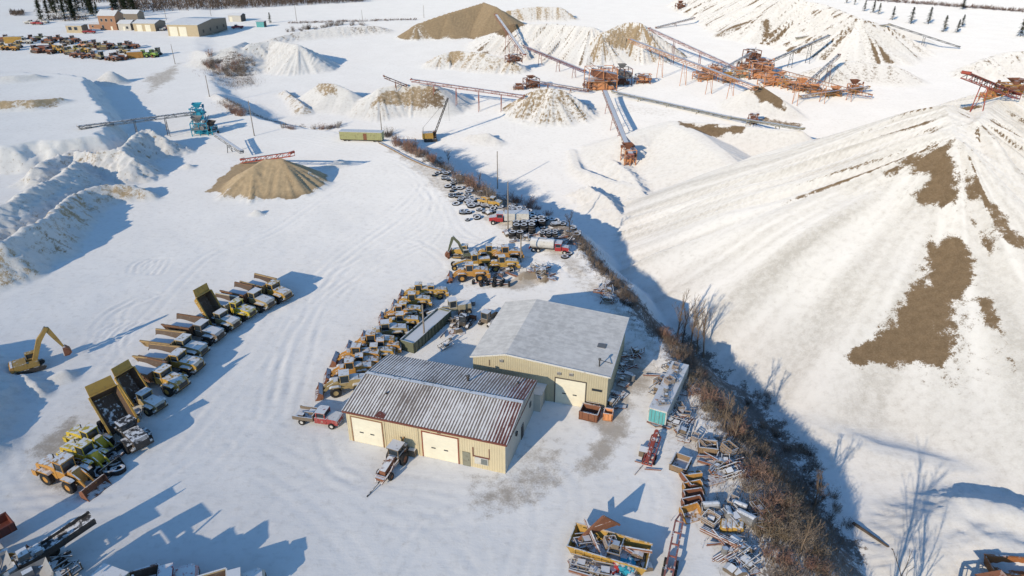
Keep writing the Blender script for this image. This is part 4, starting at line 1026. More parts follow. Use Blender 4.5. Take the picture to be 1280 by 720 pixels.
# workshop yard vehicles
make('red_truck', pickup(paint('dusty_red_paint',(.34,.06,.06),snow=.85,grime=.8,grimecol=(.35,.28,.24)), GRYB()), G(400,528), -12, 'red service truck with a junk-filled white bed left of the workshop', 'truck', None, 1.0)
make('old_tr', old_tractor, G(489,588), -112, 'rusty old tractor with cab in front of the workshop doors', 'tractor', None, 1.0)
make('digger', excavator(paint('brownish_yellow_paint',(.40,.26,.08),snow=.4)), G(40,462), 38, 'yellow excavator with boom arched to the right, alone on the snow', 'excavator', None, .9)
make('tk1', tank_truck(RED(), WHT(), boxy=True), G(632,279), 180, 'red truck with a white box body parked among the tyres', 'truck', None, 1.0)
make('tk2', tank_truck(RED(), WHT()), G(691,315), -12, 'white tank truck with red cab at the end of the tyre dump', 'truck', None, .9)
make('yel_truck', pickup(YEL(), YEL()), G(613,256), -25, 'small yellow flatbed standing above the red truck in the tyre dump', 'truck', None, .9)

# ---------------------------------------------------------------- machines in the middle clump
for x, y, yw, fn, k, lab, cat, s in [
    (588,349,184,wheel_loader,(ORG,RST),'orange yellow wheel loader at the near side of the middle clump','wheel loader',1.0),
    (628,337,186,wheel_loader,(YEL,RST),'yellow wheel loader with snowy wheels at the right of the middle clump','wheel loader',.9),
    (632,325,188,wheel_loader,(ORG,RST),'orange yellow loader, rearmost right in the middle clump','wheel loader',.95),
    (612,322,187,wheel_loader,(YEL,YEL),'yellow loader in the centre back of the middle clump','wheel loader',.85)]:
    make(('loader',)+k, fn(k[0](), k[1]()), G(x, y), yw, lab, cat, 'machines in the middle clump', s)
make(('grader',YEL), grader(YEL()), G(590,334), 190, 'yellow motor grader with long frame in the middle clump', 'grader', None, .9)
make(('dozer',YEL), dozer(YEL()), G(576,321), 170, 'yellow bulldozer behind the raised olive boom in the middle clump', 'bulldozer', None, .9)
make('olive_ex', excavator(GRN()), G(584,322), 196, 'olive digger with its boom reaching left at the back of the middle clump', 'excavator', None, .72)
for i, (x, y) in enumerate([(597,356),(606,357),(614,357),(622,358),(631,358),(612,352),(624,353)]):
    gg = G(x, y); key = 'axle'
    def axle():
        o = thing('old_axle'); MB().tube((0,-.9,.5),(0,.9,.5),.13,8).build('axle_beam', RST(), o)
        for yy in (-.8,.8): MB().lathe([(.25,-.18),(.5,-.18),(.55,0),(.5,.18),(.25,.18)], (0,yy,.5),'y',14).build('wheel', BTY(), o)
        return o
    make(key, axle, gg, rg.uniform(60,120), 'old wheeled axle standing in the row in front of the middle clump', 'axle', 'axles in front of the middle clump')

# ---------------------------------------------------------------- tyre dump
zones = [([(560,216),(572,228),(580,243),(590,258),(603,274)], 62, 6.5, 'snow-topped tyre lying in the loose tyre strip left of the red truck', 'loose tyres left of the red truck', 1),
         ([(650,268),(668,275),(690,282),(708,291)], 44, 6.5, 'black tyre lying among the stacks behind the two trucks', 'tyres behind the two trucks', 1),
         ([(622,262),(650,262),(670,262),(700,278)], 30, 4.0, 'snow-ringed tyre along the brush edge behind the red truck', 'tyres along the brush edge', 1)]
for pts, n, spread, lab, grp, st in zones:
    for i in range(n):
        t = rg.random()*(len(pts)-1); a = int(t); f = t-a; x = pts[a][0]*(1-f)+pts[a+1][0]*f; y = pts[a][1]*(1-f)+pts[a+1][1]*f
        p = P(x, y); x = p[0]+rg.uniform(-1,1)*spread*.6; y = p[1]+rg.uniform(-1,1)*spread*.55
        tyre(x, y, hz(x, y), rg.choice([.6,.8,.8,1.0]), rg.choice([.4,.5]), lab, grp, lean=rg.uniform(-12,12), yaw=rg.uniform(0,360))
for gi, (sx, sy, nx, ny, nh, r, nm) in enumerate([(660,291,3,2,4,.8,'tall'),(672,283,3,2,3,.9,'broad'),(690,296,3,2,2,.62,'neat square'),(650,297,2,1,3,.8,'small')]):
    p = P(sx, sy)
    for i in range(nx):
        for j in range(ny):
            for k in range(nh):
                x = p[0]+(i-nx/2)*2.1*r+rg.uniform(-.1,.1); y = p[1]+(j)*2.1*r+rg.uniform(-.1,.1)
                tyre(x, y, hz(x, y)+k*.52*1.0, r, .5, 'black tyre in the %s stack behind the tank truck' % nm, 'tyres in the %s stack' % nm, yaw=rg.uniform(0,360))
for x, y in [(706,322),(711,318)]:
    gg = G(x, y); tyre(gg[0], gg[1], gg[2], .8, .4, 'single snow-filled tyre lying just right of the tank truck cab', 'tyres by the tank truck cab')

# ---------------------------------------------------------------- poles
def pole(hh, arm=True):
    def f():
        o = thing('utility_pole'); MB().tube((0,0,-.5),(0,0,hh),.17,8,.11).build('pole', paint('grey_pole_wood',(.30,.26,.22),snow=0), o)
        if arm:
            MB().beam((-1.1,0,hh-.6),(1.1,0,hh-.6),.14).build('crossarm', paint('grey_pole_wood',(.30,.26,.22),snow=0), o)
            m = MB()
            for x in (-1,0,1): m.tube((x,0,hh-.55),(x,0,hh-.3),.06)
            m.build('insulator', GRY(), o)
        return o
    return f
def zup(px0, py0, py1):     # height of a pole from its base and top pixels
    gg = G(px0, py0); dd = ray(px0, py1); return CZ+dd[2]*gg[1]/dd[1]-gg[2]
for x, y, yt, arm, lab in [(622,236,187,0,'bare grey pole standing in the brush above the tyre dump'),(635,287,229,0,'thin pole rising behind the white box truck'),
        (651,328,296,0,'short pole beside the middle clump of machines'),(633,177+258,402,0,'thin lamp pole rising from the long green bin') ,
        (318,170,126,1,'utility pole with crossarm right of the blue plant'),(262,121,93,0,'thin pole in the snow above the blue plant'),
        (219,80,56,0,'leaning thin pole by the road corner at upper left'),(264,20,-2,0,'tall pole behind the big garage'),
        (208,25,10,0,'short pole between the brick house and garages'),(371,27,5,0,'thin pole on the far field, left'),(453,24,12,0,'thin pole on the far field, middle'),(530,22,7,0,'thin pole on the far field beside the brown pile'),
        (478,174,143,1,'pole with a round tank lamp beside the yellow boxcar')]:
    if y == 435: x, y, yt = 531, 428, 384
    hh = zup(x, y, yt); make(('pole', round(hh)), pole(round(hh) or 3, bool(arm)), G(x, y), 20, lab, 'pole')

# ---------------------------------------------------------------- boxcar, crane
def boxcar():
    o = thing('boxcar'); b = MB(); b.box(-6.6,6.6,-1.4,1.4,.7,3.0)
    for i in range(22): b.box(-6.5+i*.6,-6.4+i*.6,-1.45,-1.4,.75,2.95)
    b.build('body', paint('pale_yellow_green_paint',(.40,.40,.20),snow=.6), o)
    MB().box(-6.7,6.7,-1.5,1.5,3.003,3.12).build('roof_panel', WHT(), o)
    MB().box(.9,1.9,-1.5,-1.455,.75,2.7).build('sliding_door', RST(), o)
    MB().box(-6.6,6.6,-.9,.9,.35,.69).build('underframe', STL(), o)
    for x in (-5.3,-4.0,4.0,5.3):
        for y in (-.8,.8): MB().lathe([(0,-.1),(.4,-.1),(.42,0),(.4,.1),(0,.1)],(x,y,.38),'y',12).build('wheel', STL(), o)
    return o
make('boxcar', boxcar, G(453,176), -6, 'pale yellow boxcar with a small brown door by the road', 'boxcar')
def crane():
    o = thing('crane')
    for y in (-1.5,.8): MB().prism([(-2.3,.4),(-2,.05),(2,.05),(2.3,.4),(2,.95),(-2,.95)], y, y+.7).build('crawler_track', STL(), o)
    MB().box(-2.6,1.0,-1.4,1.4,1.1,3.0,.1).build('engine_house', YEL(), o)
    c = MB(); c.box(1.0,2.1,.1,1.4,1.1,2.0); c.box(.98,2.15,.08,1.42,3.0,3.1)
    for x in (1.05,2.05):
        for y in (.16,1.34): c.box(x-.05,x+.05,y-.05,y+.05,2.0,3.0)
    cc = c.build('cab', ORR(), o); MB().box(1.08,2.02,.2,1.32,2.01,2.99).build('window', GLS(), cc)
    b = MB(); p = Vector((1.2,-.3,1.6)); q = Vector((6.5,-.3,14.0)); n = 10; off = [Vector((-.25,y,.12)) for y in (-.35,.35)]+[Vector((.25,y,-.12)) for y in (-.35,.35)]
    for d in off: b.beam(p+d, q+d*.5, .12)
    for k in range(n):
        a = p+(q-p)*k/n; e = p+(q-p)*(k+1)/n
        b.beam(a+off[0], e+off[1], .07); b.beam(a+off[2], e+off[3], .07); b.beam(a+off[0], e+off[2], .07); b.beam(a+off[1], e+off[3], .07)
    b.build('lattice_boom', STL(), o)
    m = MB(); m.tube(q, (-2.2,-.3,4.6), .05, 4); m.beam((-2.3,-.3,3.0),(-2.2,-.3,4.7),.15); m.tube(q, (q.x+.1,-.3,6.5), .04, 4); m.build('cable', STL(), o)
    return o
make('crane', crane, G(538,176), 10, 'yellow and orange crane with a dark lattice boom at the head of the brush bank', 'crane')

# ---------------------------------------------------------------- crushing plants and conveyors
for i, (x, y, yw, s, a, b, sd, dims, lab) in enumerate([
    (910,103,12,1.0,ORR,ORG,51,(7,4,2.5),'low orange screen deck in front of the cream machine'),
    (956,92,-20,1.1,ORR,ORR,52,(6,5,5),'orange red transfer tower just right of the rusty frame tower'),
    (930,88,10,1.0,ORR,RST,53,(6,4,3),'orange feeder left of the rusty frame tower'),
    (985,110,0,1.1,ORR,ORG,54,(7,4,3),'orange screen between the blue unit and the low right crusher'),
    (760,108,0,1.0,ORR,ORR,55,(6,6,7),'orange red stair tower against the tall screening tower'),
    (1040,120,0,1.0,ORG,ORR,56,(6,3,2),'orange yellow hopper base under the right conveyor foot'),
    (750,112,8,1.0,ORR,RST,1,(12,8,9),'tall orange red screening tower at the foot of the big brown pile'),
    (738,112,-10,.9,RST,RST,2,(6,5,4),'rusty crusher frame at the left foot of the orange tower'),
    (777,106,12,1.0,RST,GRY,3,(7,5,7),'grey brown hopper frame right of the orange tower'),
    (803,104,0,1.0,RST,ORR,4,(6,5,3.5),'rusty crusher in the shade right of the hopper frame'),
    (880,100,15,1.1,ORR,ORR,5,(8,5,3),'orange low crusher under the long conveyor, leftmost of the orange plant'),
    (893,92,-8,1.0,ORR,RST,6,(6,4,3.4),'orange feeder behind the long conveyor'),
    (938,80,20,1.1,RST,RST,7,(6,5,6),'tall rusty frame tower rising behind the orange plant'),
    (924,97,5,1.0,BGE,ORR,8,(7,4,3.5),'cream and orange machine left of the orange crusher tower'),
    (948,98,-5,1.2,ORR,RST,9,(7,5,6),'orange crusher tower in the middle of the plant'),
    (962,107,12,1.1,ORR,ORR,10,(8,5,4),'orange crusher with deck in front of the middle tower'),
    (975,104,30,.9,BLU,ORR,11,(4,4,3.5),'blue and orange screening unit in the plant'),
    (1000,114,8,1.1,ORR,ORR,12,(8,4,3),'orange low crusher at the right of the plant'),
    (1018,118,0,1.0,ORG,ORR,13,(6,3,2),'small orange yellow feeder at the right front of the plant'),
    (1067,116,5,1.0,ORR,RST,14,(5,3,3.5),'small orange drive tower at the foot of the right conveyor'),
    (940,155,0,.8,RST,RST,15,(3,3,4),'small rusty feeder on the low ledge'),
    (664,110,20,1.0,RST,RST,16,(6,4,4),'rusty transfer tower behind the streaked pile'),
    (648,112,0,.8,RST,RST,17,(5,3,2),'low rusty machine left of the transfer tower'),
    (252,168,12,.95,BLU,GRY,18,(5,4,4.2),'turquoise blue crusher frame in the blue plant'),
    (249,150,12,.9,BLU,BLU,19,(4,4,4.5),'turquoise blue screen tower at the back of the blue plant'),
    (264,167,-20,.85,BLU,STL,20,(4,3,3),'turquoise blue drive unit at the right of the blue plant'),
    (785,204,10,.9,ORR,RST,21,(4,4,5),'orange crusher at the foot of the sloping conveyor in the pit'),
    (642,78,30,1.0,RST,RST,22,(7,4,3),'rusty frame under the steep stacker conveyor'),
    (1262,118,5,1.0,ORG,RST,23,(6,3,2.5),'orange yellow feeder at the low end of the right-hand conveyor'),
    (1237,124,0,.8,ORG,ORR,24,(5,2.5,1.5),'orange wheeled base under the right-hand conveyor')]):
    put(crusher(a(), b(), sd, *dims)(), G(x, y), yw, s)
    o = bpy.context.scene.collection.objects
    # the thing just built is the last root without label
    for r in reversed(list(C.objects)):
        if r.name.startswith('crushing_plant') and not r.get('label'): tag(r, lab, 'crusher', 'crushing and screening machines'); break
CV = [((98,158),(243,140),1.0,6.0,1.3,GRY,STL,'long grey conveyor running left from the blue plant',(.45,.72),.8),
    ((269,167),(302,189),4.2,2.0,1.0,GRY,WHT,'short pale conveyor dropping right from the blue plant',(.5,),.6),
    ((303,199),(365,191),1.2,4.5,1.2,lambda: paint('faded_red_paint',(.42,.09,.06),snow=.4),STL,'faded red conveyor behind the brown sand pile',(.45,),1.0),
    ((480,95),(508,106),5,1,1.2,RST,STL,'short dark rusty conveyor behind the twin piles',(.5,),.8),
    ((514,99),(655,118),4.5,2.2,1.2,lambda: paint('faded_pink_red',(.36,.14,.11),snow=.4),RST,'long pinkish conveyor across the flat behind the twin piles',(.2,.4,.6,.8),.9),
    ((620,18),(656,68),15,4,1.6,lambda: paint('faded_pink_red',(.36,.14,.11),snow=.4),GRY,'steep stacker conveyor reaching the top of the far brown pile',(.4,.7),1.2),
    ((655,57),(731,88),4,5,1.3,lambda: paint('faded_pink_red',(.36,.14,.11),snow=.4),RST,'dark red conveyor from the stacker foot to the orange tower',(.3,.6,.85),.9),
    ((788,49),(945,108),13,4,2.0,ORR,RST,'long heavy orange conveyor from the big pile to the orange plant',(.3,.5,.7,.85),1.3),
    ((812,35),(922,85),9,3,1.4,lambda: paint('faded_pink_red',(.36,.14,.11),snow=.4),RST,'thin reddish conveyor behind the long orange one',(.3,.6),.9),
    ((756,113),(789,192),5,4.5,1.6,lambda: paint('faded_pink_red',(.36,.14,.11),snow=.4),WHT,'pinkish conveyor with snowy belt sloping towards the pit mounds',(.2,.45,.7),1.0),
    ((766,114),(912,146),2,1.6,1.5,BGE,GRY,'low beige conveyor crossing the pit floor',(.25,.5,.75),.6),
    ((912,146),(1003,161),1.6,1.2,1.5,BGE,BGE,'low tan conveyor at the foot of the small cone',(.3,.7),.5),
    ((664,100),(735,112),4,2,1.2,RST,GRY,'rusty conveyor from transfer tower to orange tower',(.3,.7),.8),
    ((958,78),(1036,44),5,9,1.4,STL,STL,'dark conveyor rising right behind the orange plant',(.4,.7),.8),
    ((1006,106),(1049,68),3,9,1.3,RST,STL,'steep rusty twin-railed conveyor at the right of the plant',(.4,.75),1.0),
    ((960,83),(1088,118),9,2,2.0,ORR,RST,'heavy orange conveyor descending to the right of the plant',(.3,.55,.8),1.3),
    ((1000,120),(1086,108),2,3,1.2,ORG,RST,'short orange yellow conveyor at the front right of the plant',(.4,.8),.8),
    ((903,86),(938,66),3,7,1.0,GRY,STL,'small grey conveyor rising to the rusty tower',(.6,),.7),
    ((995,47),(1112,30),2,3,1.5,BGE,WOD,'tan conveyor lying along the far white pile',(.5,),.6),
    ((1112,30),(1199,58),3,1.5,1.4,GRY,GRY,'grey conveyor sloping down right of the far white pile',(.5,),.6),
    ((1208,91),(1272,117),8,2,1.5,lambda: paint('faded_red_paint',(.42,.09,.06),snow=.4),RST,'faded red conveyor at the right edge',(.35,),1.1),
    ((868,22),(820,34),4,1,1.2,RST,STL,'short rusty conveyor on the far flat',(.5,),.7)]
for a, b, ha, hb, w_, m_, bm_, lab, legs, dp in CV:
    conv(a, b, ha, hb, w=w_, mat=m_(), belt=bm_(), label=lab, legs=legs, depth=dp)
make(('crush_far'), crusher(RST(), RST(), 40, 6, 4, 4), G(850,11), 20, 'lone rusty plant on the far flat field', 'crusher')

# ---------------------------------------------------------------- far buildings
def house(l, d, h, rz, wallm, sidem, roofm, doors=(), wins=(), chim=False, sidewins=0, dm=None):
    def f():
        o = thing('building'); w = MB()
        quad(w,(0,0,-.5),(l,0,-.5),(l,0,h),(0,0,h)); w.build('wall', wallm, o); w = MB(); quad(w,(l,d,-.5),(0,d,-.5),(0,d,h),(l,d,h)); w.build('wall', wallm, o)
        for x in (0,l): w = MB(); w.add([(x,0,-.5),(x,d,-.5),(x,d,h),(x,d/2,h+rz),(x,0,h)], [(0,1,2,3,4)]); w.build('gable_wall', sidem, o)
        r = roof_sheet(o, [(-.4,h-.1),(d/2,h+rz),(d+.4,h-.1)], -.4, l+.4, roofm, False, l, rib=1.2)
        for x0, x1, z1 in doors:
            m = MB(); m.box(x0,x1,-.12,-.02,0,z1); m.build('door', dm or whited, o)
        for x0, x1, z0, z1 in wins:
            m = MB(); m.box(x0-.1,x1+.1,-.1,-.02,z0-.1,z1+.1); q = m.build('window', WHT(), o); MB().box(x0,x1,-.13,-.105,z0,z1).build('pane', GLS(), q)
        for k in range(sidewins):
            y = d*(k+.6)/(sidewins+.2); m = MB(); m.box(l+.02,l+.1,y,y+1.4,1.5,3.2); m.build('window', STL(), o)
        if chim: MB().box(l*.7,l*.7+.8,d/2-.4,d/2+.4,h,h+rz+1.4).build('chimney', rustred, r)
        return o
    return f
tan = siding('tan_render', (.50,.41,.27), stainamt=.1); brick = siding('reddish_brick', (.36,.19,.11), stainamt=.15); dsid = siding('grey_brown_siding', (.20,.165,.13), stainamt=.1)
snroof = roofmat('far_snowy_roof', (.3,.3,.3), 1.1, 1.2, 0)
for x, y, yw, args, lab in [
    (211,45,-7,(19,34,6.4,1.4,tan,dsid,snroof,[(1.2,6.2,5.2),(7.2,11.8,5.2)],[],False,4),'big tan garage with two tall white doors and a long dark side'),
    (168,39,-6,(14,12,4.6,1.4,tan,dsid,snroof,[(2.2,5.6,3.8),(7.6,11,3.8)],[]),'tan double garage left of the big garage'),
    (126,37.5,-5,(11,9,8.4,2.6,brick,brick,snroof,[(7,8.2,2.2)],[(1.5,2.7,1.2,2.8),(4.5,5.7,5,6.6),(1.5,2.7,5,6.6),(8,9,5,6.6)],True),'two-storey red brick house with a snowy roof'),
    (149,38,-5,(8,8,4,1.6,pale,dsid,snroof,[(3,4.2,2.2)],[(5,6.3,1,2.4)]),'low pale annex right of the brick house'),
    (152,27,-5,(12,8,5,2.0,dsid,dsid,snroof,[],[(2,3.2,1.2,2.6)]),'dark gabled house behind the brick house'),
    (84,41,-5,(10,6,4.2,.3,tan,dsid,snroof,[],[(1.5,3.6,1.6,3.4),(5.2,7.2,1.6,3.4)]),'small tan flat-roofed shed with two white windows'),
    (112,36,-5,(9,5,2.8,.6,brick,brick,snroof,[],[(2,3,1,2)]),'low brick wing left of the brick house'),
    (286,27,-7,(9,7,4,1,pale,STL(),snroof,[(1,3,3)],[]),'small pale shed beyond the big garage'),
    (321,34,-5,(5,4,3.4,.3,AQU(),STL(),WHT(),[],[]),'tiny aqua kiosk at the far road')]:
    o = house(*args)(); tag(o, lab, 'building'); put(o, G(x, y), yw)

# ---------------------------------------------------------------- far yard vehicles
far = [(6,52,RST),(4,62,YEL),(14,63,ORG),(22,60,DYE),(40,52,RST),(54,50,GRN),(62,54,RST),(74,52,RST),(30,55,WHT),
       (68,62,YEL),(76,66,YEL),(82,63,ORG),(46,66,RST),(97,66,BYE),(104,60,ORR),(112,60,DYE),(108,66,YEL),(120,58,RST),(128,62,DYE),(100,72,RST),(116,73,RST),(126,74,DYE),(134,60,RST),
       (150,62,GRN),(158,60,RST),(165,61,RST),(156,67,DYE),(150,75,RST),(180,72,LGN),(190,71,LGN),(196,69,GRN),(92,53,RST),(60,67,RST),(88,68,DYE),(142,76,RST),(84,55,GRYB)]
fnames = {YEL:'yellow',ORG:'orange yellow',DYE:'faded yellow',RST:'rusty',GRN:'dark green',WHT:'white',BYE:'bright yellow',ORR:'orange',LGN:'lime green',GRYB:'grey brown'}
for i, (x, y, pm) in enumerate(far):
    yw = rg.choice([-20,10,170,190,150])
    k = i % 3
    grp = 'old machines in the far yard'
    where = 'left end' if x < 50 else 'left middle' if x < 92 else 'right middle' if x < 140 else 'right end'
    if k == 0: make(('dozer',pm), dozer(pm()), G(x,y), yw, '%s bulldozer among the old machines at the %s of the far yard' % (fnames[pm], where), 'bulldozer', grp, 1.25)
    elif k == 1: make(('loader',pm,RST), wheel_loader(pm(), RST()), G(x,y), yw, '%s loader among the old machines at the %s of the far yard' % (fnames[pm], where), 'wheel loader', grp, 1.1)
    else: make(('grader',pm), grader(pm()), G(x,y), yw, '%s grader among the old machines at the %s of the far yard' % (fnames[pm], where), 'grader', grp, 1.1)
make('ybox', container(9,3.2,3.4,YEL(),YEL(),YEL()), G(8,54), 8, 'yellow box container at the left end of the far yard', 'container')
make('ybox2', container(7,2.8,3,ORG(),YEL(),WHT()), G(160,73), 22, 'orange yellow box body near the lime green machines', 'container')
make('rbox', tank_truck(WHT(), rustred, boxy=True), G(50,65), 180, 'white-cabbed truck with a dark red box body in the far yard', 'truck', None, 1.2)
make(('pickup','far'), pickup(RED(), RED()), G(297,36), 190, 'red truck parked beside the big garage', 'truck', None, 1.1)
make(('pickup','far2'), pickup(RED(), WHT()), G(206,38), 80, 'red car-like truck between the two garages', 'truck', None, 1.0)
for x, y, c, lab in [(38,30,WHT,'white pickup parked by the dark trees'),(47,31,RED,'dark red pickup parked by the dark trees'),(55,29,WHT,'white van-like truck nearest the conifers'),(112,42,RED,'red pickup by the tan shed')]:
    make(('pickup', c), pickup(c(), c()), G(x,y), rg.uniform(-20,20), lab, 'truck', None, 1.1)
# ---------------------------------------------------------------- scrap in the right-hand yard
def plate():
    b = MB(); b.box(-1,1,-.6,.6,0,.12,.05); return b.build('steel_plate', RST())
def beamo():
    b = MB(); b.box(-2,2,-.16,-.0,0,.05); b.box(-2,2,-.16,0,.35,.4); b.box(-2,2,-.1,-.06,.05,.35); return b.build('steel_girder', RST())
def drum():
    return MB().lathe([(0,0),(.42,0),(.42,.3),(.44,.33),(.42,.36),(.42,.95),(0,.95)], (0,0,0),'z',12).build('steel_drum', GRY())
def crate():
    o = MB(); o.box(-.8,.8,-.7,.7,0,.15)
    for x in (-.75,.0,.75):
        for y in (-.65,.65): o.box(x-.06,x+.06,y-.05,y+.05,.15,1.1)
    for z in (.4,.75,1.05):
        for y in (-.7,.7): o.box(-.8,.8,y-.04,y+.04,z-.1,z+.08)
        for x in (-.8,.8): o.box(x-.04,x+.04,-.7,.7,z-.1,z+.08)
    return o.build('crate', WOD())
def frame_scrap():
    o = MB()
    for y in (-.7,.7): o.beam((-1.5,y,.3),(1.5,y,.3),.14); o.beam((-1.5,y,1.1),(1.2,y,.9),.1)
    for x in (-1.4,-.4,.5,1.4): o.beam((x,-.7,.3),(x,.7,.3),.12); o.beam((x,-.7,.3),(x,-.7,1.05),.1)
    o.box(-.6,.3,-.4,.4,.37,.95); return o.build('scrap_framework', GRYB())
def hood_scrap():
    o = MB(); o.prism([(-.8,0),(.8,0),(.7,.6),(.1,.85),(-.7,.7)], -.5, .5); return o.build('scrap_shell', GRYB())
def sbucket(mt):
    def f():
        b = MB(); out = [(-.9,1.3),(-1.0,.6),(-.7,.1),(-.2,0),(.9,0)]; inn = [(.9,.1),(-.15,.12),(-.6,.25),(-.85,.65),(-.75,1.3)]
        b.prism(out+inn, -1.3, 1.3)
        for y in (-1.3,1.2): b.prism([(-.95,1.25),(-.95,.5),(-.6,.05),(.85,.05),(.3,.7),(-.4,1.25)], y, y+.1)
        return b.build('loader_bucket', mt())
    return f
def tanko(mt, n='round_tank'):
    def f(): return MB().lathe([(0,-1.3),(.6,-1.2),(.68,-1.0),(.68,1.0),(.6,1.2),(0,1.3)], (0,0,.68),'x',14).build(n, mt())
    return f
def pipe_bundle():
    o = MB()
    for i in range(7): o.tube((-2.2,(i%4-1.5)*.3,.14+.26*(i//4)),(2.2+.2*(i%3),(i%4-1.5)*.3,.14+.26*(i//4)),.12,7)
    return o.build('pipe_bundle', RST())
SC = {'plate':(plate,'rusty steel plate','steel plate'),'beam':(beamo,'rusty steel beam','steel beam'),'drum':(drum,'grey steel drum','drum'),'crate':(crate,'weathered slatted crate','crate'),
      'frame':(frame_scrap,'broken grey brown machine frame','machine frame'),'cover':(hood_scrap,'snow-topped grey brown machine cover','machine cover'),'bucket':(sbucket(RST),'rusty loader bucket','bucket'),
      'ybucket':(sbucket(ORG),'orange loader bucket','bucket'),'tank':(tanko(GRY),'grey round tank','tank'),'ytank':(tanko(YEL),'yellow round tank','tank'),'pipes':(pipe_bundle,'bundle of rusty pipes','pipes')}
def scrap(kind, loc, yaw, where, s=1.0, tilt=(0,0)):
    fn, nm, cat = SC[kind]
    return make(('scrap', kind), fn, loc, yaw, nm+' '+where, cat, nm+'s '+where, s, tilt)
# scattered pieces, zone by zone
zn = [('in the scrap beside the long white container', [(835,470),(842,500),(836,530),(850,520),(860,545),(880,530)], 44, ['beam','plate','frame','crate','cover','pipes','beam','plate'], 3.2, 'white'),
      ('in the scrap row between container and brush', [(870,555),(895,565),(905,580),(920,600)], 26, ['beam','plate','frame','crate','pipes','cover','beam'], 3.0, ''),
      ('in the scrap heap at the lower right of the yard', [(885,640),(905,650),(925,655),(935,640)], 34, ['beam','plate','frame','crate','tank','cover','beam','beam'], 2.6, ''),
      ('in the scrap strip at the bottom edge, right', [(905,680),(920,700),(930,715)], 26, ['beam','plate','frame','cover','pipes','drum'], 2.2, ''),
      ('along the shaded side wall of the rear shop', [(772,500),(782,470),(790,440),(768,515)], 26, ['beam','plate','frame','drum','plate','beam'], 1.6, ''),
      ('in the clump of debris right of the middle machines', [(652,346),(665,340),(676,345),(684,350)], 22, ['beam','plate','frame','cover','plate','beam'], 2.6, ''),
      ('in the litter under the tyre dump', [(640,303),(620,292),(700,300),(710,305),(600,262)], 22, ['beam','plate','frame','cover','beam'], 2.5, ''),
      ('in the ditch beside the brush bank above the rear shop', [(748,362),(756,372),(764,378),(742,355)], 16, ['beam','beam','frame','plate','pipes'], 1.5, ''),
      ('between the long green bin and the rear shop', [(560,418),(572,405),(585,395),(558,430),(596,380)], 20, ['beam','frame','plate','drum','cover'], 2.0, '')]
for where, pts, n, ks, sp, _ in zn:
    for i in range(n):
        t = rg.random()*(len(pts)-1); a = int(t); f = t-a
        p = P(pts[a][0]*(1-f)+pts[a+1][0]*f, pts[a][1]*(1-f)+pts[a+1][1]*f)
        x = p[0]+rg.uniform(-1,1)*sp*.7; y = p[1]+rg.uniform(-1,1)*sp*.6
        scrap(ks[i % len(ks)], (x, y, hz(x, y)+rg.uniform(0,.35)), rg.uniform(0,360), where, rg.uniform(.6,1.0), (rg.uniform(-14,14), rg.uniform(-16,16)))
for pts, n, where, ks in [([(440,476),(455,458),(475,440),(492,424),(512,400),(528,380)], 26, 'wedged between the loaders of the packed row', ['frame','plate','beam','frame']),
                          ([(105,585),(125,572),(140,582),(120,560)], 20, 'wedged between the loaders at the end of the truck row', ['frame','pipes','frame','beam']),
                          ([(160,520),(185,490),(210,468),(250,430),(290,395)], 18, 'under and between the trucks of the long row', ['frame','plate','drum']),
                          ([(575,345),(600,335),(620,340),(630,345)], 14, 'between the machines of the middle clump', ['frame','beam','plate'])]:
    for i in range(n):
        t = rg.random()*(len(pts)-1); a = int(t); f = t-a
        p = P(pts[a][0]*(1-f)+pts[a+1][0]*f, pts[a][1]*(1-f)+pts[a+1][1]*f); x = p[0]+rg.uniform(-2,2); y = p[1]+rg.uniform(-1.2,1.2)
        scrap(ks[i % len(ks)], (x, y, hz(x, y)+rg.uniform(0,.5)), rg.uniform(0,360), where, rg.uniform(.5,.85), (rg.uniform(-14,14), rg.uniform(-16,16)))
# junk on the container roof
for u, v, k, yw, s in [(1.5,-.3,'frame',10,.55),(2.4,.4,'plate',40,.6),(3.3,-.2,'frame',80,.5),(4.3,.1,'drum',0,.8),(5.6,-.3,'pipes',64,.35),(6.6,.2,'crate',30,.7),(7.5,-.2,'frame',100,.5),(8.6,.1,'plate',20,.6),(9.5,-.1,'frame',50,.5),(10.6,.3,'crate',64,.6)]:
    scrap(k, on_cont(u, v), yw, 'lying on the snowy roof of the aqua-ended container', s)
# row of old buckets and single pieces
for i, (x, y, yw, k) in enumerate([(864,646,-70,'ybucket'),(866,636,-75,'bucket'),(867,626,-80,'bucket'),(867,616,-75,'ybucket'),(863,605,20,'bucket'),(862,596,100,'ybucket')]):
    scrap(k, G(x, y), yw, 'in the line of old buckets left of the scrap heap', .9)
for nm, x, y, yw, args, lab in [('bin',850,583,60,(2.6,2.0,.9,WOD),'brown slatted bin with a white lattice leaning on it'),('bin2',737,521,-20,(2.6,2.0,1.3,RST),'rusty orange skip with snow in it at the shop corner'),
        ('bin3',884,563,-10,(2.4,1.6,1.0,WOD),'small wooden crate bin near the brush'),('bin4',760,523,-15,(1.3,1.2,1.2,ORR),'small red orange bin at the corner of the rear shop')]:
    a, b, c, m_ = args
    make(nm, bin_box(a, b, c, m_(), name='skip', ribs=3), G(x, y), yw, lab, 'skip')
scrap('frame', G(764,506), 60, 'behind the small red orange bin', 1.0)
scrap('crate', G(742,508), -17, 'standing open behind the rusty orange skip', 1.1)
for x, y in [(893,604),(897,598),(890,596)]: scrap('pipes', G(x, y), 20, 'stacked on edge in the shade of the brush', .6)
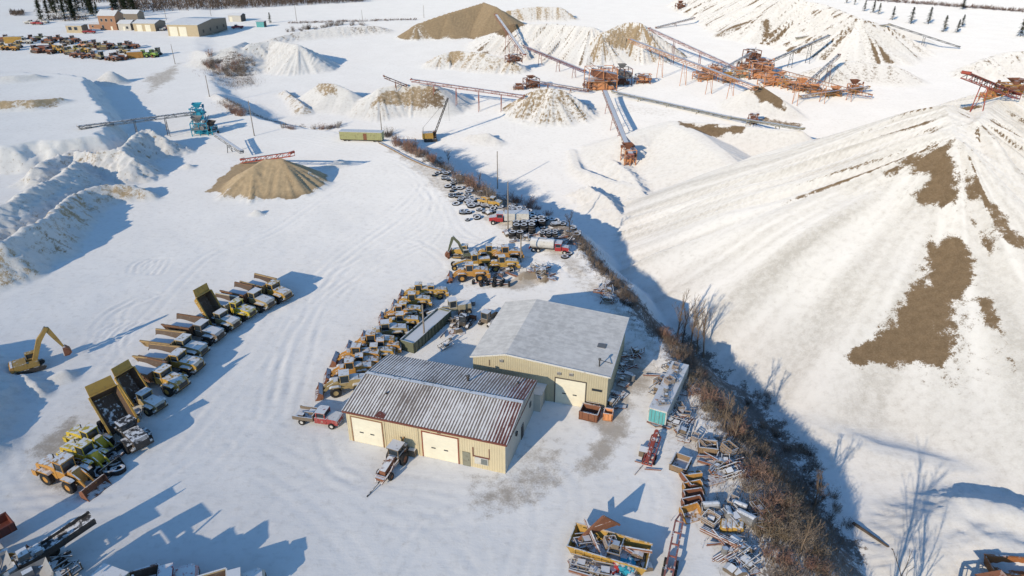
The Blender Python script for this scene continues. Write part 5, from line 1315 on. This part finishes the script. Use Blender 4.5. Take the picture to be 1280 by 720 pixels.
# yellow row of small tanks
for i in range(4): scrap('ytank', G(904+i*7, 660), 70, 'in the short row of yellow tanks in the heap', .62)
def trailer(mt, L=8, w=1.6, boom=True):
    def f():
        o = thing('flat_trailer'); b = MB()
        for y in (-w/2,w/2): b.beam((0,y,.9),(L,y,.9),.18,.3)
        for k in range(6): b.beam((L*k/5,-w/2,.9),(L*k/5,w/2,.9),.14)
        b.beam((L,-w/2,.9),(L+1.6,0,.7),.14); b.beam((L,w/2,.9),(L+1.6,0,.7),.14); b.build('frame', mt, o)
        if boom:
            m = MB(); m.beam((.3,.2,1.25),(L+.5,.1,2.0),.5,.12); m.beam((.3,-.1,1.0),(L+.3,-.2,1.75),.12,.5); m.beam((.3,.45,1.0),(L+.3,.4,1.75),.12,.5); m.build('conveyor_boom', mt, o)
        for x in (1.5,2.8):
            for y in (-w/2-.2,w/2+.2): wheel(o, x, y, .48, .3)
        return o
    return f
make('tr1', trailer(paint('faded_red_paint',(.42,.09,.06),snow=.4)), G(808,586), 68, 'narrow red trailer conveyor below the aqua-ended container', 'trailer', None, .72)
make('tr2', trailer(paint('faded_pink_red',(.36,.14,.11),snow=.4), 8.5, .8, False), G(833,735), 70, 'long pink-edged trailer conveyor at the bottom edge left of the scrap', 'trailer', None, 1.0)
scrap('cover', G(805,566), 70, 'at the head of the narrow red trailer conveyor', 1.1)
for x, y in [(803,580),(816,588),(798,588)]: scrap('beam', G(x, y), rg.uniform(0,180), 'strewn around the narrow red trailer conveyor', .5)
# yellow dump bodies with scrap
make('ybin', bin_box(7.6,2.6,1.5,YEL(),name='yellow_dump_bin',flare=.45,ribs=8), G(761,694), -21, 'long yellow dump body standing on the snow, heaped with scrap', 'dump body')
gg = G(761,694)
c2, s2 = math.cos(R(-21)), math.sin(R(-21))
def loc(u, v, z): return (gg[0]+u*c2-v*s2, gg[1]+u*s2+v*c2, gg[2]+z)
W = 'in the heaped yellow dump body'
for u, v, z, k, yw, s, ti in [(-2.6,.1,.7,'frame',20,.9,(8,10)),(-1.0,-.2,.6,'plate',-30,1,(10,0)),(.6,.3,.9,'frame',70,.9,(0,12)),(2.2,-.2,.7,'plate',10,1,(-8,5)),(1.4,.4,1.2,'beam',-35,.9,(0,6)),(2.4,.5,1.3,'beam',-15,1.0,(5,-4)),(-1.9,.3,1.5,'beam',-70,1.1,(0,18)),(-.2,.6,.8,'crate',15,.8,(10,10)),(3.0,.3,.8,'cover',-21,.8,(0,0)),(-3.0,-.3,.8,'pipes',-20,.5,(4,8))]:
    scrap(k, loc(u, v, z), yw, W, s, ti)
def leaning():
    b = MB(); b.beam((0,0,0),(2.6,.6,2.9),.22); b.beam((2.6,.6,2.9),(4.6,1.6,.6),.22); b.beam((1.2,.3,1.4),(3.7,1.1,1.7),.14); b.add([(0.3,.1,.2),(2.6,.6,2.9),(4.5,1.6,.6),(.35,.2,.2),(2.62,.7,2.9),(4.5,1.7,.6)], [(0,1,2),(5,4,3),(0,3,4,1),(1,4,5,2),(2,5,3,0)])
    return b.build('steel_sheet', RST())
make('lean', leaning, loc(-3.4,-.1,1.0), 0, 'tall rusty triangular steel sheet standing up in the yellow dump body', 'steel sheet')
for u, v, k, yw, s in [(-2.2,-2.6,'frame',-15,.9),(-.8,-2.9,'cover',-25,.8),(.4,-2.7,'frame',-10,1),(1.5,-2.7,'cover',70,.6),(-3.0,-2.2,'plate',20,.8),(-1.4,-3.5,'beam',-20,1),(.8,-3.6,'beam',-28,1)]:
    scrap(k, loc(u, v, .05), yw, 'in front of the yellow dump body', s)
for u, v in [(2.9,-1.9),(2.9,-2.9)]: scrap('tank', loc(u, v, .1), 60, 'with white end at the near side of the yellow dump body', .65)
make('blue_eng', (lambda: (lambda b: (b.box(-.9,.9,-.6,.6,.2,1.2,.1), b.tube((.2,-.9,.9),(.2,.9,.9),.4,10), b.tube((-.9,0,.7),(-1.5,0,.7),.3,10), b.build('engine_block', BLU()))[-1])(MB())), G(783,715), -20, 'blue engine block lying below the yellow dump body', 'engine')
make('red_eng', (lambda: (lambda b: (b.lathe([(0,-.3),(.6,-.2),(.6,.2),(0,.3)],(0,0,.6),'x',12), b.box(-.8,0,-.4,.4,.1,.6), b.build('drive_motor', RED()))[-1])(MB())), G(770,713), 30, 'small red drive motor beside the blue engine block', 'motor')
scrap('cover', G(808,711), 10, 'lying alone right of the yellow dump body', .8)

# ---------------------------------------------------------------- lower left: machines entering the frame
def screen_mobile():
    o = thing('mobile_screen'); b = MB()
    for y in (-.8,.8): b.beam((-5,y,1.0),(3,y,1.2),.25,.4)
    b.box(-1.5,1.2,-1.0,1.0,1.4,2.8,.1); b.beam((-1.5,-1,1.2),(-5.5,-1,2.2),.2); b.beam((-1.5,1,1.2),(-5.5,1,2.2),.2); b.build('chassis', STL(), o)
    m = MB(); m.beam((1.0,0,2.2),(6.0,0,3.0),1.5,.5); m.beam((1.0,-.8,2.6),(6.0,-.8,3.4),.12,.5); m.beam((1.0,.8,2.6),(6.0,.8,3.4),.12,.5); m.build('feeder_conveyor', STL(), o)
    m = MB(); m.beam((-1.5,0,2.4),(-7.5,0,1.2),1.0,.12); m.beam((-1.5,-.55,2.3),(-7.5,-.55,1.1),.12,.35); m.beam((-1.5,.55,2.3),(-7.5,.55,1.1),.12,.35); m.build('side_conveyor', WHT(), o)
    m = MB(); m.box(-1.2,-.1,-.6,.6,2.8,3.5,.1); m.box(.2,.9,-.9,-.3,2.8,3.3); m.build('engine', GRY(), o)
    for x in (-.8,1.8):
        for y in (-1.1,1.1): wheel(o, x, y, .6, .4)
    return o
make('mscreen', screen_mobile, G(50,715), 48, 'black and white mobile screening machine at the lower left edge', 'screening machine', None, 1.0)
make('redtrail', bin_box(6,2.3,1.1,rustred,name='dump_trailer',ribs=6), (lambda q: (q[0],q[1],1.6))(G(-16,690)), 52, 'dark red edged dump trailer with snow in it, at the left edge', 'trailer')
make(('loader',ORG,RST), wheel_loader(ORG(), RST()), G(-18,722), 30, 'orange loader corner poking in at the bottom left edge', 'wheel loader', None, 1.0)
make(('boxA',), container(3.2,2.4,3.0,BGE(),BGE(),WHT()), G(128,742), -20, 'pale beige box body at the bottom left edge', 'container')
make(('truck',RED,RED,0), haul_truck(RED(), RST(), 0), G(198,742), 20, 'red dump truck just entering at the bottom edge', 'dump truck', None, .9)
make(('truck',YEL,GRY,55), haul_truck(YEL(), GRY(), 55), G(150,790), 30, 'dump truck with raised grey bed below the bottom left edge', 'dump truck', None, 1.0)
make(('truck',YEL,RST,60), haul_truck(YEL(), RST(), 60), G(215,770), 20, 'dump truck with raised rusty bed below the bottom edge', 'dump truck', None, .9)
for x, y, yw, lab, l, w, h in [(60,770,45,'tall steel hopper below the lower left corner',2.2,2.2,4.6),(0,760,45,'steel box standing beyond the lower left corner',1.6,1.6,4.0)]:
    make(('hop',x), crusher(STL(), GRY(), x+70, l*1.6, w*1.5, h), G(x,y), yw, lab, 'hopper')
scrap('frame', G(70,716), 10, 'beside the mobile screening machine', 1.3); scrap('frame', G(78,724), 60, 'beside the mobile screening machine', 1.2)
make(('truck',DYE,DYE,0), haul_truck(DYE(), DYE(), 0), G(282,748), 20, 'dump truck below the bottom edge left of centre', 'dump truck', None, .9)
# lower right: rusty skip and pipe
g = G(1262,716)
make('rskip', bin_box(4.6,2.2,1.2,paint('orange_rust_skip',(.36,.14,.05),snow=.5),name='skip',flare=.2,ribs=4), g, -6, 'open orange rusty skip in the lower right corner', 'skip')
def bigpipe():
    return MB().tube((-3.5,0,.9),(3.5,0,.9),.9,18).build('steel_culvert', STL())
make('rskip2', crusher(STL(), RST(), 77, 4, 3, 3.6), G(1225,765), 10, 'unseen hopper frame added for its shadow below the lower right corner', 'hopper')  # out-of-frame structure added to throw a shadow into the corner

# ---------------------------------------------------------------- shrubs, trees
def shrub_mesh(seed, hh, sp, stems, mat, name='shrub', tw=.045, kids=11):
    r = random.Random(seed); mb = MB(); V = mb.v; F = mb.f
    def bl(p, q, w):
        d = q-p; a = d.cross(Vector((r.uniform(-1,1), r.uniform(-1,1), r.uniform(-1,1))))
        if a.length < 1e-5: return
        a = a.normalized()*w; o = len(V); V.extend([tuple(p-a), tuple(p+a), tuple(q)]); F.append((o,o+1,o+2))
    for i in range(stems):
        an = r.uniform(0, 6.28); rr = r.random()*sp*.45; b = Vector((math.cos(an)*rr, math.sin(an)*rr, -.25))
        l = hh*r.uniform(.55,1.0); t = b+Vector((math.cos(an)*sp*r.uniform(.1,.75), math.sin(an)*sp*r.uniform(.1,.75), l)); bl(b, t, tw)
        for k in range(kids):
            f = r.uniform(.2,.98); p = b+(t-b)*f; q = p+Vector((r.uniform(-1,1), r.uniform(-1,1), r.uniform(.0,1.1)))*hh*.20; bl(p, q, tw*.55)
    me = bpy.data.meshes.new(name); me.from_pydata(V, [], F); me.materials.append(mat); return me
TW = [twigmat('red_brown_twigs', (.29,.165,.125), (.38,.25,.19)), twigmat('grey_brown_twigs', (.22,.18,.15), (.33,.27,.22)), twigmat('dark_twigs', (.09,.075,.065), (.18,.145,.12)), twigmat('pale_twigs', (.30,.24,.17), (.22,.17,.12))]
SM = {(c, k): shrub_mesh(c*10+k, [2.6,3.2,2.2][k], [1.6,1.9,2.0][k], [26,30,30][k], TW[c]) for c in range(4) for k in range(3)}
def shrub(x, y, c, s, label, group, z=None):
    o = bpy.data.objects.new('bare_shrub', SM[(c, rg.randrange(3))]); C.objects.link(o); tag(o, label, 'shrub', group)
    put(o, (x, y, hz(x, y) if z is None else z), rg.uniform(0,360), s)
cl = ['reddish brown','grey brown','dark','pale straw-coloured']
belts = [([(498,180),(530,196),(560,214),(590,232),(612,248)], 44, 5, [0,0,1], 1.0, 'in the brush bank above the tyre dump'),
         ([(625,247),(650,255),(672,262),(680,270)], 16, 4, [0], .75, 'in the low brush behind the tyre stacks'),
         ([(715,300),(735,318),(755,342),(780,372),(800,395)], 40, 3.0, [2,2,1], .42, 'on the dark bank running down towards the tall bare trees'),
         ([(820,415),(845,430),(860,450),(875,475)], 34, 3.8, [0,0,1], .55, 'around the feet of the tall bare trees'),
         ([(880,485),(900,510),(925,545),(945,590)], 46, 6.5, [0,3,0,1], .68, 'in the thicket right of the container scrap'),
         ([(955,600),(975,640),(990,680),(1000,710)], 60, 7.5, [1,0,0,3], .72, 'in the wide thicket at the bottom right of the yard'),
         ([(940,500),(980,550),(1015,600),(1040,650)], 36, 4, [2,2,1], .5, 'on the shaded pit edge of the thicket'),
         ([(262,76),(275,84),(290,92),(306,84),(300,72)], 30, 8, [1,1,0], 1.25, 'on the brushy mound at upper left'),
         ([(280,134),(292,139),(303,146)], 14, 3.5, [0], .8, 'in the red brown hedge right of the blue plant'),
         ([(345,158),(380,162),(412,162),(420,158)], 14, 2.5, [0,1], .7, 'in the hedge left of the boxcar'),
         ([(365,40),(390,36),(420,32),(450,32)], 26, 10, [1,2], 1.1, 'in the far brush beyond the white pile'),
         ([(478,168),(492,174)], 6, 3, [2], .9, 'right of the boxcar')]
for pts, n, sp, cols, s, where in belts:
    for i in range(n):
        t = rg.random()*(len(pts)-1); a = int(t); f = t-a
        p = G(pts[a][0]*(1-f)+pts[a+1][0]*f, pts[a][1]*(1-f)+pts[a+1][1]*f)
        c = rg.choice(cols); x = p[0]+rg.uniform(-.5,.5)*sp; y = p[1]+rg.uniform(-.5,.5)*sp
        shrub(x, y, c, s*rg.uniform(.7,1.25), 'bare %s shrub %s' % (cl[c], where), 'bare %s shrubs %s' % (cl[c], where))
# tangled undergrowth between the shrubs
def undergrowth():
    r = random.Random(5); V = []; F = []
    for pts, n, sp, cols, s, where in belts[:9]:
        for i in range(n*55):
            t = r.random()*(len(pts)-1); a = int(t); f = t-a
            q = P(pts[a][0]*(1-f)+pts[a+1][0]*f, pts[a][1]*(1-f)+pts[a+1][1]*f, -1.5 if s < 1.2 else 3)
            x = q[0]+r.gauss(0,.42)*sp*1.1; y = q[1]+r.gauss(0,.42)*sp*1.1; V.append((x, y))
    V = np.array(V); Z = H(V[:,0], V[:,1]); P3 = []; F = []
    for (x, y), z in zip(V, Z):
        h = r.uniform(.4,1.5); b = Vector((x, y, z-.1)); t = b+Vector((r.uniform(-.6,.6), r.uniform(-.6,.6), h)); a = Vector((r.uniform(-1,1), r.uniform(-1,1), 0)).normalized()*.035
        o = len(P3); P3 += [tuple(b-a), tuple(b+a), tuple(t)]; F.append((o,o+1,o+2))
        m = b+(t-b)*.5; q = m+Vector((r.uniform(-.5,.5), r.uniform(-.5,.5), r.uniform(.1,.6))); o = len(P3); P3 += [tuple(m-a*.7), tuple(m+a*.7), tuple(q)]; F.append((o,o+1,o+2))
    me = bpy.data.meshes.new('undergrowth'); me.from_pydata(P3, [], F); me.materials.append(twigmat('undergrowth_twigs', (.15,.115,.09), (.27,.21,.16)))
    o = bpy.data.objects.new('undergrowth', me); C.objects.link(o)
    tag(o, 'tangled leafless undergrowth covering the bank between yard and pit', 'undergrowth', None, 'stuff')
undergrowth()
def bare_tree(seed, hh, mat, forks=5, spread=.35, thick=.16):
    def f():
        r = random.Random(seed); o = thing('bare_tree'); tr = MB(); cr = MB()
        def br(p, d, l, rad, dep):
            n = 3; q = p
            for i in range(n):
                d = (d+Vector((r.uniform(-1,1), r.uniform(-1,1), r.uniform(-.2,.5)))*.09).normalized(); e = q+d*l/n
                r0 = rad*(1-i/n*.45); r1 = rad*(1-(i+1)/n*.45)
                (tr if dep == 0 else cr).tube(q, e, max(r0,.018), 6 if dep < 2 else 3, max(r1,.014))
                if dep < 3:
                    for k in range(forks if dep == 0 and i > 0 else (1 if dep else 2)):
                        if dep == 0 and i == 0: continue
                        a = r.uniform(0, 6.28); s = r.uniform(.5,1)*spread*2
                        br(q+(e-q)*r.random(), (d+Vector((math.cos(a)*s, math.sin(a)*s, .25))).normalized(), l*r.uniform(.32,.55), r1*.5, dep+1)
                q = e
            if dep < 3:
                for k in range(2):
                    a = r.uniform(0, 6.28); br(q, (d+Vector((math.cos(a), math.sin(a), .3))*spread).normalized(), l*.45, rad*.5, dep+1)
        br(Vector((0,0,-.4)), Vector((r.uniform(-.08,.08), r.uniform(-.08,.08), 1)), hh*.68, thick, 0)
        tr.build('trunk', mat, o); cr.build('branches', mat, o); return o
    return f
bark = twigmat('pale_bark', (.26,.20,.15), (.17,.13,.10)); dbark = twigmat('dark_bark', (.07,.06,.05), (.14,.11,.09))
for i, (x, y, hh, sd, m_, lab) in enumerate([(846,425,10.5,1,bark,'tall slim bare tree, leftmost of the clump on the pit edge'),(853,430,9.0,2,dbark,'dark slender bare tree second from left in the clump on the pit edge'),
        (862,437,11,3,bark,'tallest bare tree in the middle of the clump on the pit edge'),(871,442,9.5,4,bark,'bare tree right of the tallest in the clump on the pit edge'),(880,448,11,5,bark,'leaning bare tree, rightmost of the clump on the pit edge'),
        (712,292,5.5,6,dbark,'small many-branched bare tree on the bank behind the tank truck'),(1016,640,7.5,7,bark,'pale bare sapling on the lower right edge of the thicket'),(905,535,6.5,10,bark,'pale spreading bare tree in the thicket beside the container scrap'),(918,548,6,11,bark,'second pale spreading bare tree in the thicket beside the container scrap'),
        (1000,690,6,13,bark,'pale bare tree in the thicket at the bottom edge'),
        (560,205,5,15,dbark,'small bare tree in the brush bank above the tyre dump'),(600,236,5,16,bark,'small pale bare tree at the end of the upper brush bank')]):
    put(tag(bare_tree(sd, hh*.85, m_, 3, .36, .05+.011*hh)(), lab, 'tree'), G(x, y), rg.uniform(0,360))
def log_():
    return MB().tube((0,0,.2),(5.5,0,.8),.2,8,.12).build('fallen_pole', dbark)
for i, (x, y, hh) in enumerate([(36.5,43.5,14),(40,45,11)]):
    put(tag(bare_tree(30+i, hh, dbark, 4, .36, .2)(), ['tall bare tree below the lower right corner, casting the long shadow','shorter bare tree beside the tall one below the lower right corner'][i], 'tree'), (x, y, hz(x, y)), 40)
def edge_log():
    o = MB(); pts = [G(*p) for p in [(474,179),(492,188),(510,198),(530,207),(552,214)]]
    for a, b in zip(pts[:-1], pts[1:]): o.beam((a[0],a[1],a[2]+.15),(b[0],b[1],b[2]+.15),.45)
    return o.build('kerb_log', WOD())
tag(edge_log(), 'line of old snow-edged logs along the road curve above the tyre dump', 'logs')
make('log', log_, G(1066,655), -62, 'bare pole leaning along the pit edge right of the thicket', 'pole')

# conifers and far woods
def conifer(seed, hh, mat):
    def f():
        r = random.Random(seed); o = thing('conifer'); MB().tube((0,0,-.3),(0,0,hh*.95),.16,6,.03).build('trunk', dbark, o)
        V = []; F = []
        for i in range(300):
            t = r.random()**.8; z = hh*(.08+.92*t); rad = hh*.28*(1-t)**.7*r.uniform(.2,1.2)*(.7+.3*math.sin(t*31)); a = r.uniform(0, 6.28)
            c = Vector((math.cos(a)*rad, math.sin(a)*rad, z-rad*.25)); d = Vector((math.cos(a), math.sin(a), r.uniform(-.5,.1)))*hh*.085; s = Vector((-math.sin(a), math.cos(a), r.uniform(-.3,.3)))*hh*.032
            k = len(V); V += [tuple(c-d*.6-s), tuple(c-d*.6+s), tuple(c+d)]; F.append((k,k+1,k+2))
        me = bpy.data.meshes.new('crown'); me.from_pydata(V, [], F); me.materials.append(mat)
        q = bpy.data.objects.new('crown', me); C.objects.link(q); q.parent = o; return o
    return f
nd = twigmat('dark_green_needles', (.018,.030,.016), (.045,.055,.03)); nd2 = twigmat('mid_green_needles', (.04,.055,.03), (.07,.075,.045))
CON = [(1058,4,7),(1068,6,6),(1080,14,8),(1091,16,9),(1098,18,8),(1115,25,9),(1138,30,11),(1160,30,11),(1179,40,10),(1196,41,8),(1202,34,8),(1203,12,11),(1275,46,12),(338,29,7)]
for i, (x, y, hh) in enumerate(CON):
    lab = 'dark conifer, %s from the left in the row on the far right field' % ORD[i] if i < 11 else ['conifer with broad crown on the far field hedge line','mid green conifer at the right edge of the frame','lone dark conifer by the far road at upper left'][i-11]
    make(('con', i % 4), conifer(i % 4, 9, nd if i % 4 else nd2), G(x, y), i*77, lab, 'conifer', 'conifers on the far field' if i < 11 else None, hh/9*.95)
for i in range(46):
    t = rg.random(); x = 52+t*120; y = rg.uniform(10,27)-(t > .7)*5; hh = rg.uniform(10,15)
    make(('con', i % 4), None, G(x, y), i*50, 'dark conifer in the dense wood behind the brick house', 'conifer', 'conifers in the wood behind the brick house', hh/9)
def wood():
    r = random.Random(9); V = []; F = []
    def mass(px0, px1, y0, y1, n, h0, h1, hedge=False):
        pts = []
        for i in range(n): pts.append(P(r.uniform(px0,px1), r.uniform(y0,y1) if not callable(y0) else 0, 0))
        A = np.array(pts); Z = H(A[:,0], A[:,1])
        for (x, y, _), z in zip(pts, Z):
            h = r.uniform(h0, h1)
            for k in range(5):
                b = Vector((x+r.uniform(-1,1), y+r.uniform(-1,1), z+h*r.uniform(0,.5))); t = b+Vector((r.uniform(-1,1), r.uniform(-1,1), h*r.uniform(.3,.6))); a = Vector((r.uniform(-1,1), r.uniform(-1,1), 0)).normalized()*.16
                o = len(V); V.extend([tuple(b-a), tuple(b+a), tuple(t)]); F.append((o,o+1,o+2))
    for i in range(18): x = 150+i*17; mass(x, x+18, -8, 17-i*.9, 230, 3, 8)
    mass(45,160,-30,4,2400,6,11); mass(0,50,-20,-3,300,4,8); mass(300,500,-30,-2,900,4,8)
    mass(14,30,16,20,120,2,4); mass(60,110,22,27,100,2,4)
    me = bpy.data.meshes.new('far_woodland'); me.from_pydata(V, [], F); me.materials.append(twigmat('far_wood_twigs', (.085,.065,.05), (.16,.115,.085)))
    o = bpy.data.objects.new('far_woodland', me); C.objects.link(o); tag(o, 'brown leafless woodland beyond the far houses at upper left', 'woodland', None, 'stuff')
    V.clear(); F.clear()
    for x0 in range(1060, 1300, 12):
        y = -2+(x0-1060)*.075; mass(x0, x0+13, y-1.2, y, 36, 1.5, 4)
    for x0 in range(360, 520, 16): mass(x0, x0+16, 28-(x0-360)*.03-1, 28-(x0-360)*.03, 22, 1.0, 2)
    me = bpy.data.meshes.new('far_hedge'); me.from_pydata(list(V), [], list(F)); me.materials.append(twigmat('hedge_twigs', (.17,.11,.085), (.25,.19,.15)))
    o = bpy.data.objects.new('far_hedge', me); C.objects.link(o); tag(o, 'thin reddish hedge lines crossing the far snowy fields', 'hedge', None, 'stuff')
wood()

# ---------------------------------------------------------------- camera, light
cam = bpy.data.cameras.new('camera'); co = bpy.data.objects.new('camera', cam); C.objects.link(co)
co.location = (0,0,CZ); co.rotation_euler = (math.pi/2-PITCH,0,0); cam.sensor_width = 36; cam.lens = 36*FOC/1280; cam.clip_end = 20000; cam.clip_start = 1
bpy.context.scene.camera = co
sl = bpy.data.lights.new('sun','SUN'); sl.energy = 3.3; sl.angle = R(.53); sl.color = (1.0,.84,.62)
so = bpy.data.objects.new('sun', sl); C.objects.link(so)
sd = Vector((SUN_AZ[0]*math.cos(SUN_EL), SUN_AZ[1]*math.cos(SUN_EL), -math.sin(SUN_EL)))
so.rotation_euler = sd.to_track_quat('-Z','Y').to_euler(); so.location = (-40,-60,60)
wd = bpy.data.worlds.new('World'); bpy.context.scene.world = wd; wd.use_nodes = True
nt = wd.node_tree; bg = nt.nodes['Background']; sk = nt.nodes.new('ShaderNodeTexSky'); sk.sky_type = 'NISHITA'; sk.sun_disc = False
sk.sun_elevation = SUN_EL; sk.sun_rotation = math.atan2(-SUN_AZ[0], -SUN_AZ[1]); sk.air_density = 1.4; sk.dust_density = .1; sk.ozone_density = 6.0
nt.links.new(sk.outputs[0], bg.inputs[0]); bg.inputs[1].default_value = .15
sc = bpy.context.scene
sc.view_settings.view_transform = 'Standard'; sc.view_settings.look = 'None'; sc.view_settings.exposure = .06; sc.view_settings.gamma = 1
sc.cycles.max_bounces = 4; sc.cycles.diffuse_bounces = 3; sc.cycles.use_denoising = True
for n in ('glossy_bounces','transmission_bounces','transparent_max_bounces'): setattr(sc.cycles, n, 2)
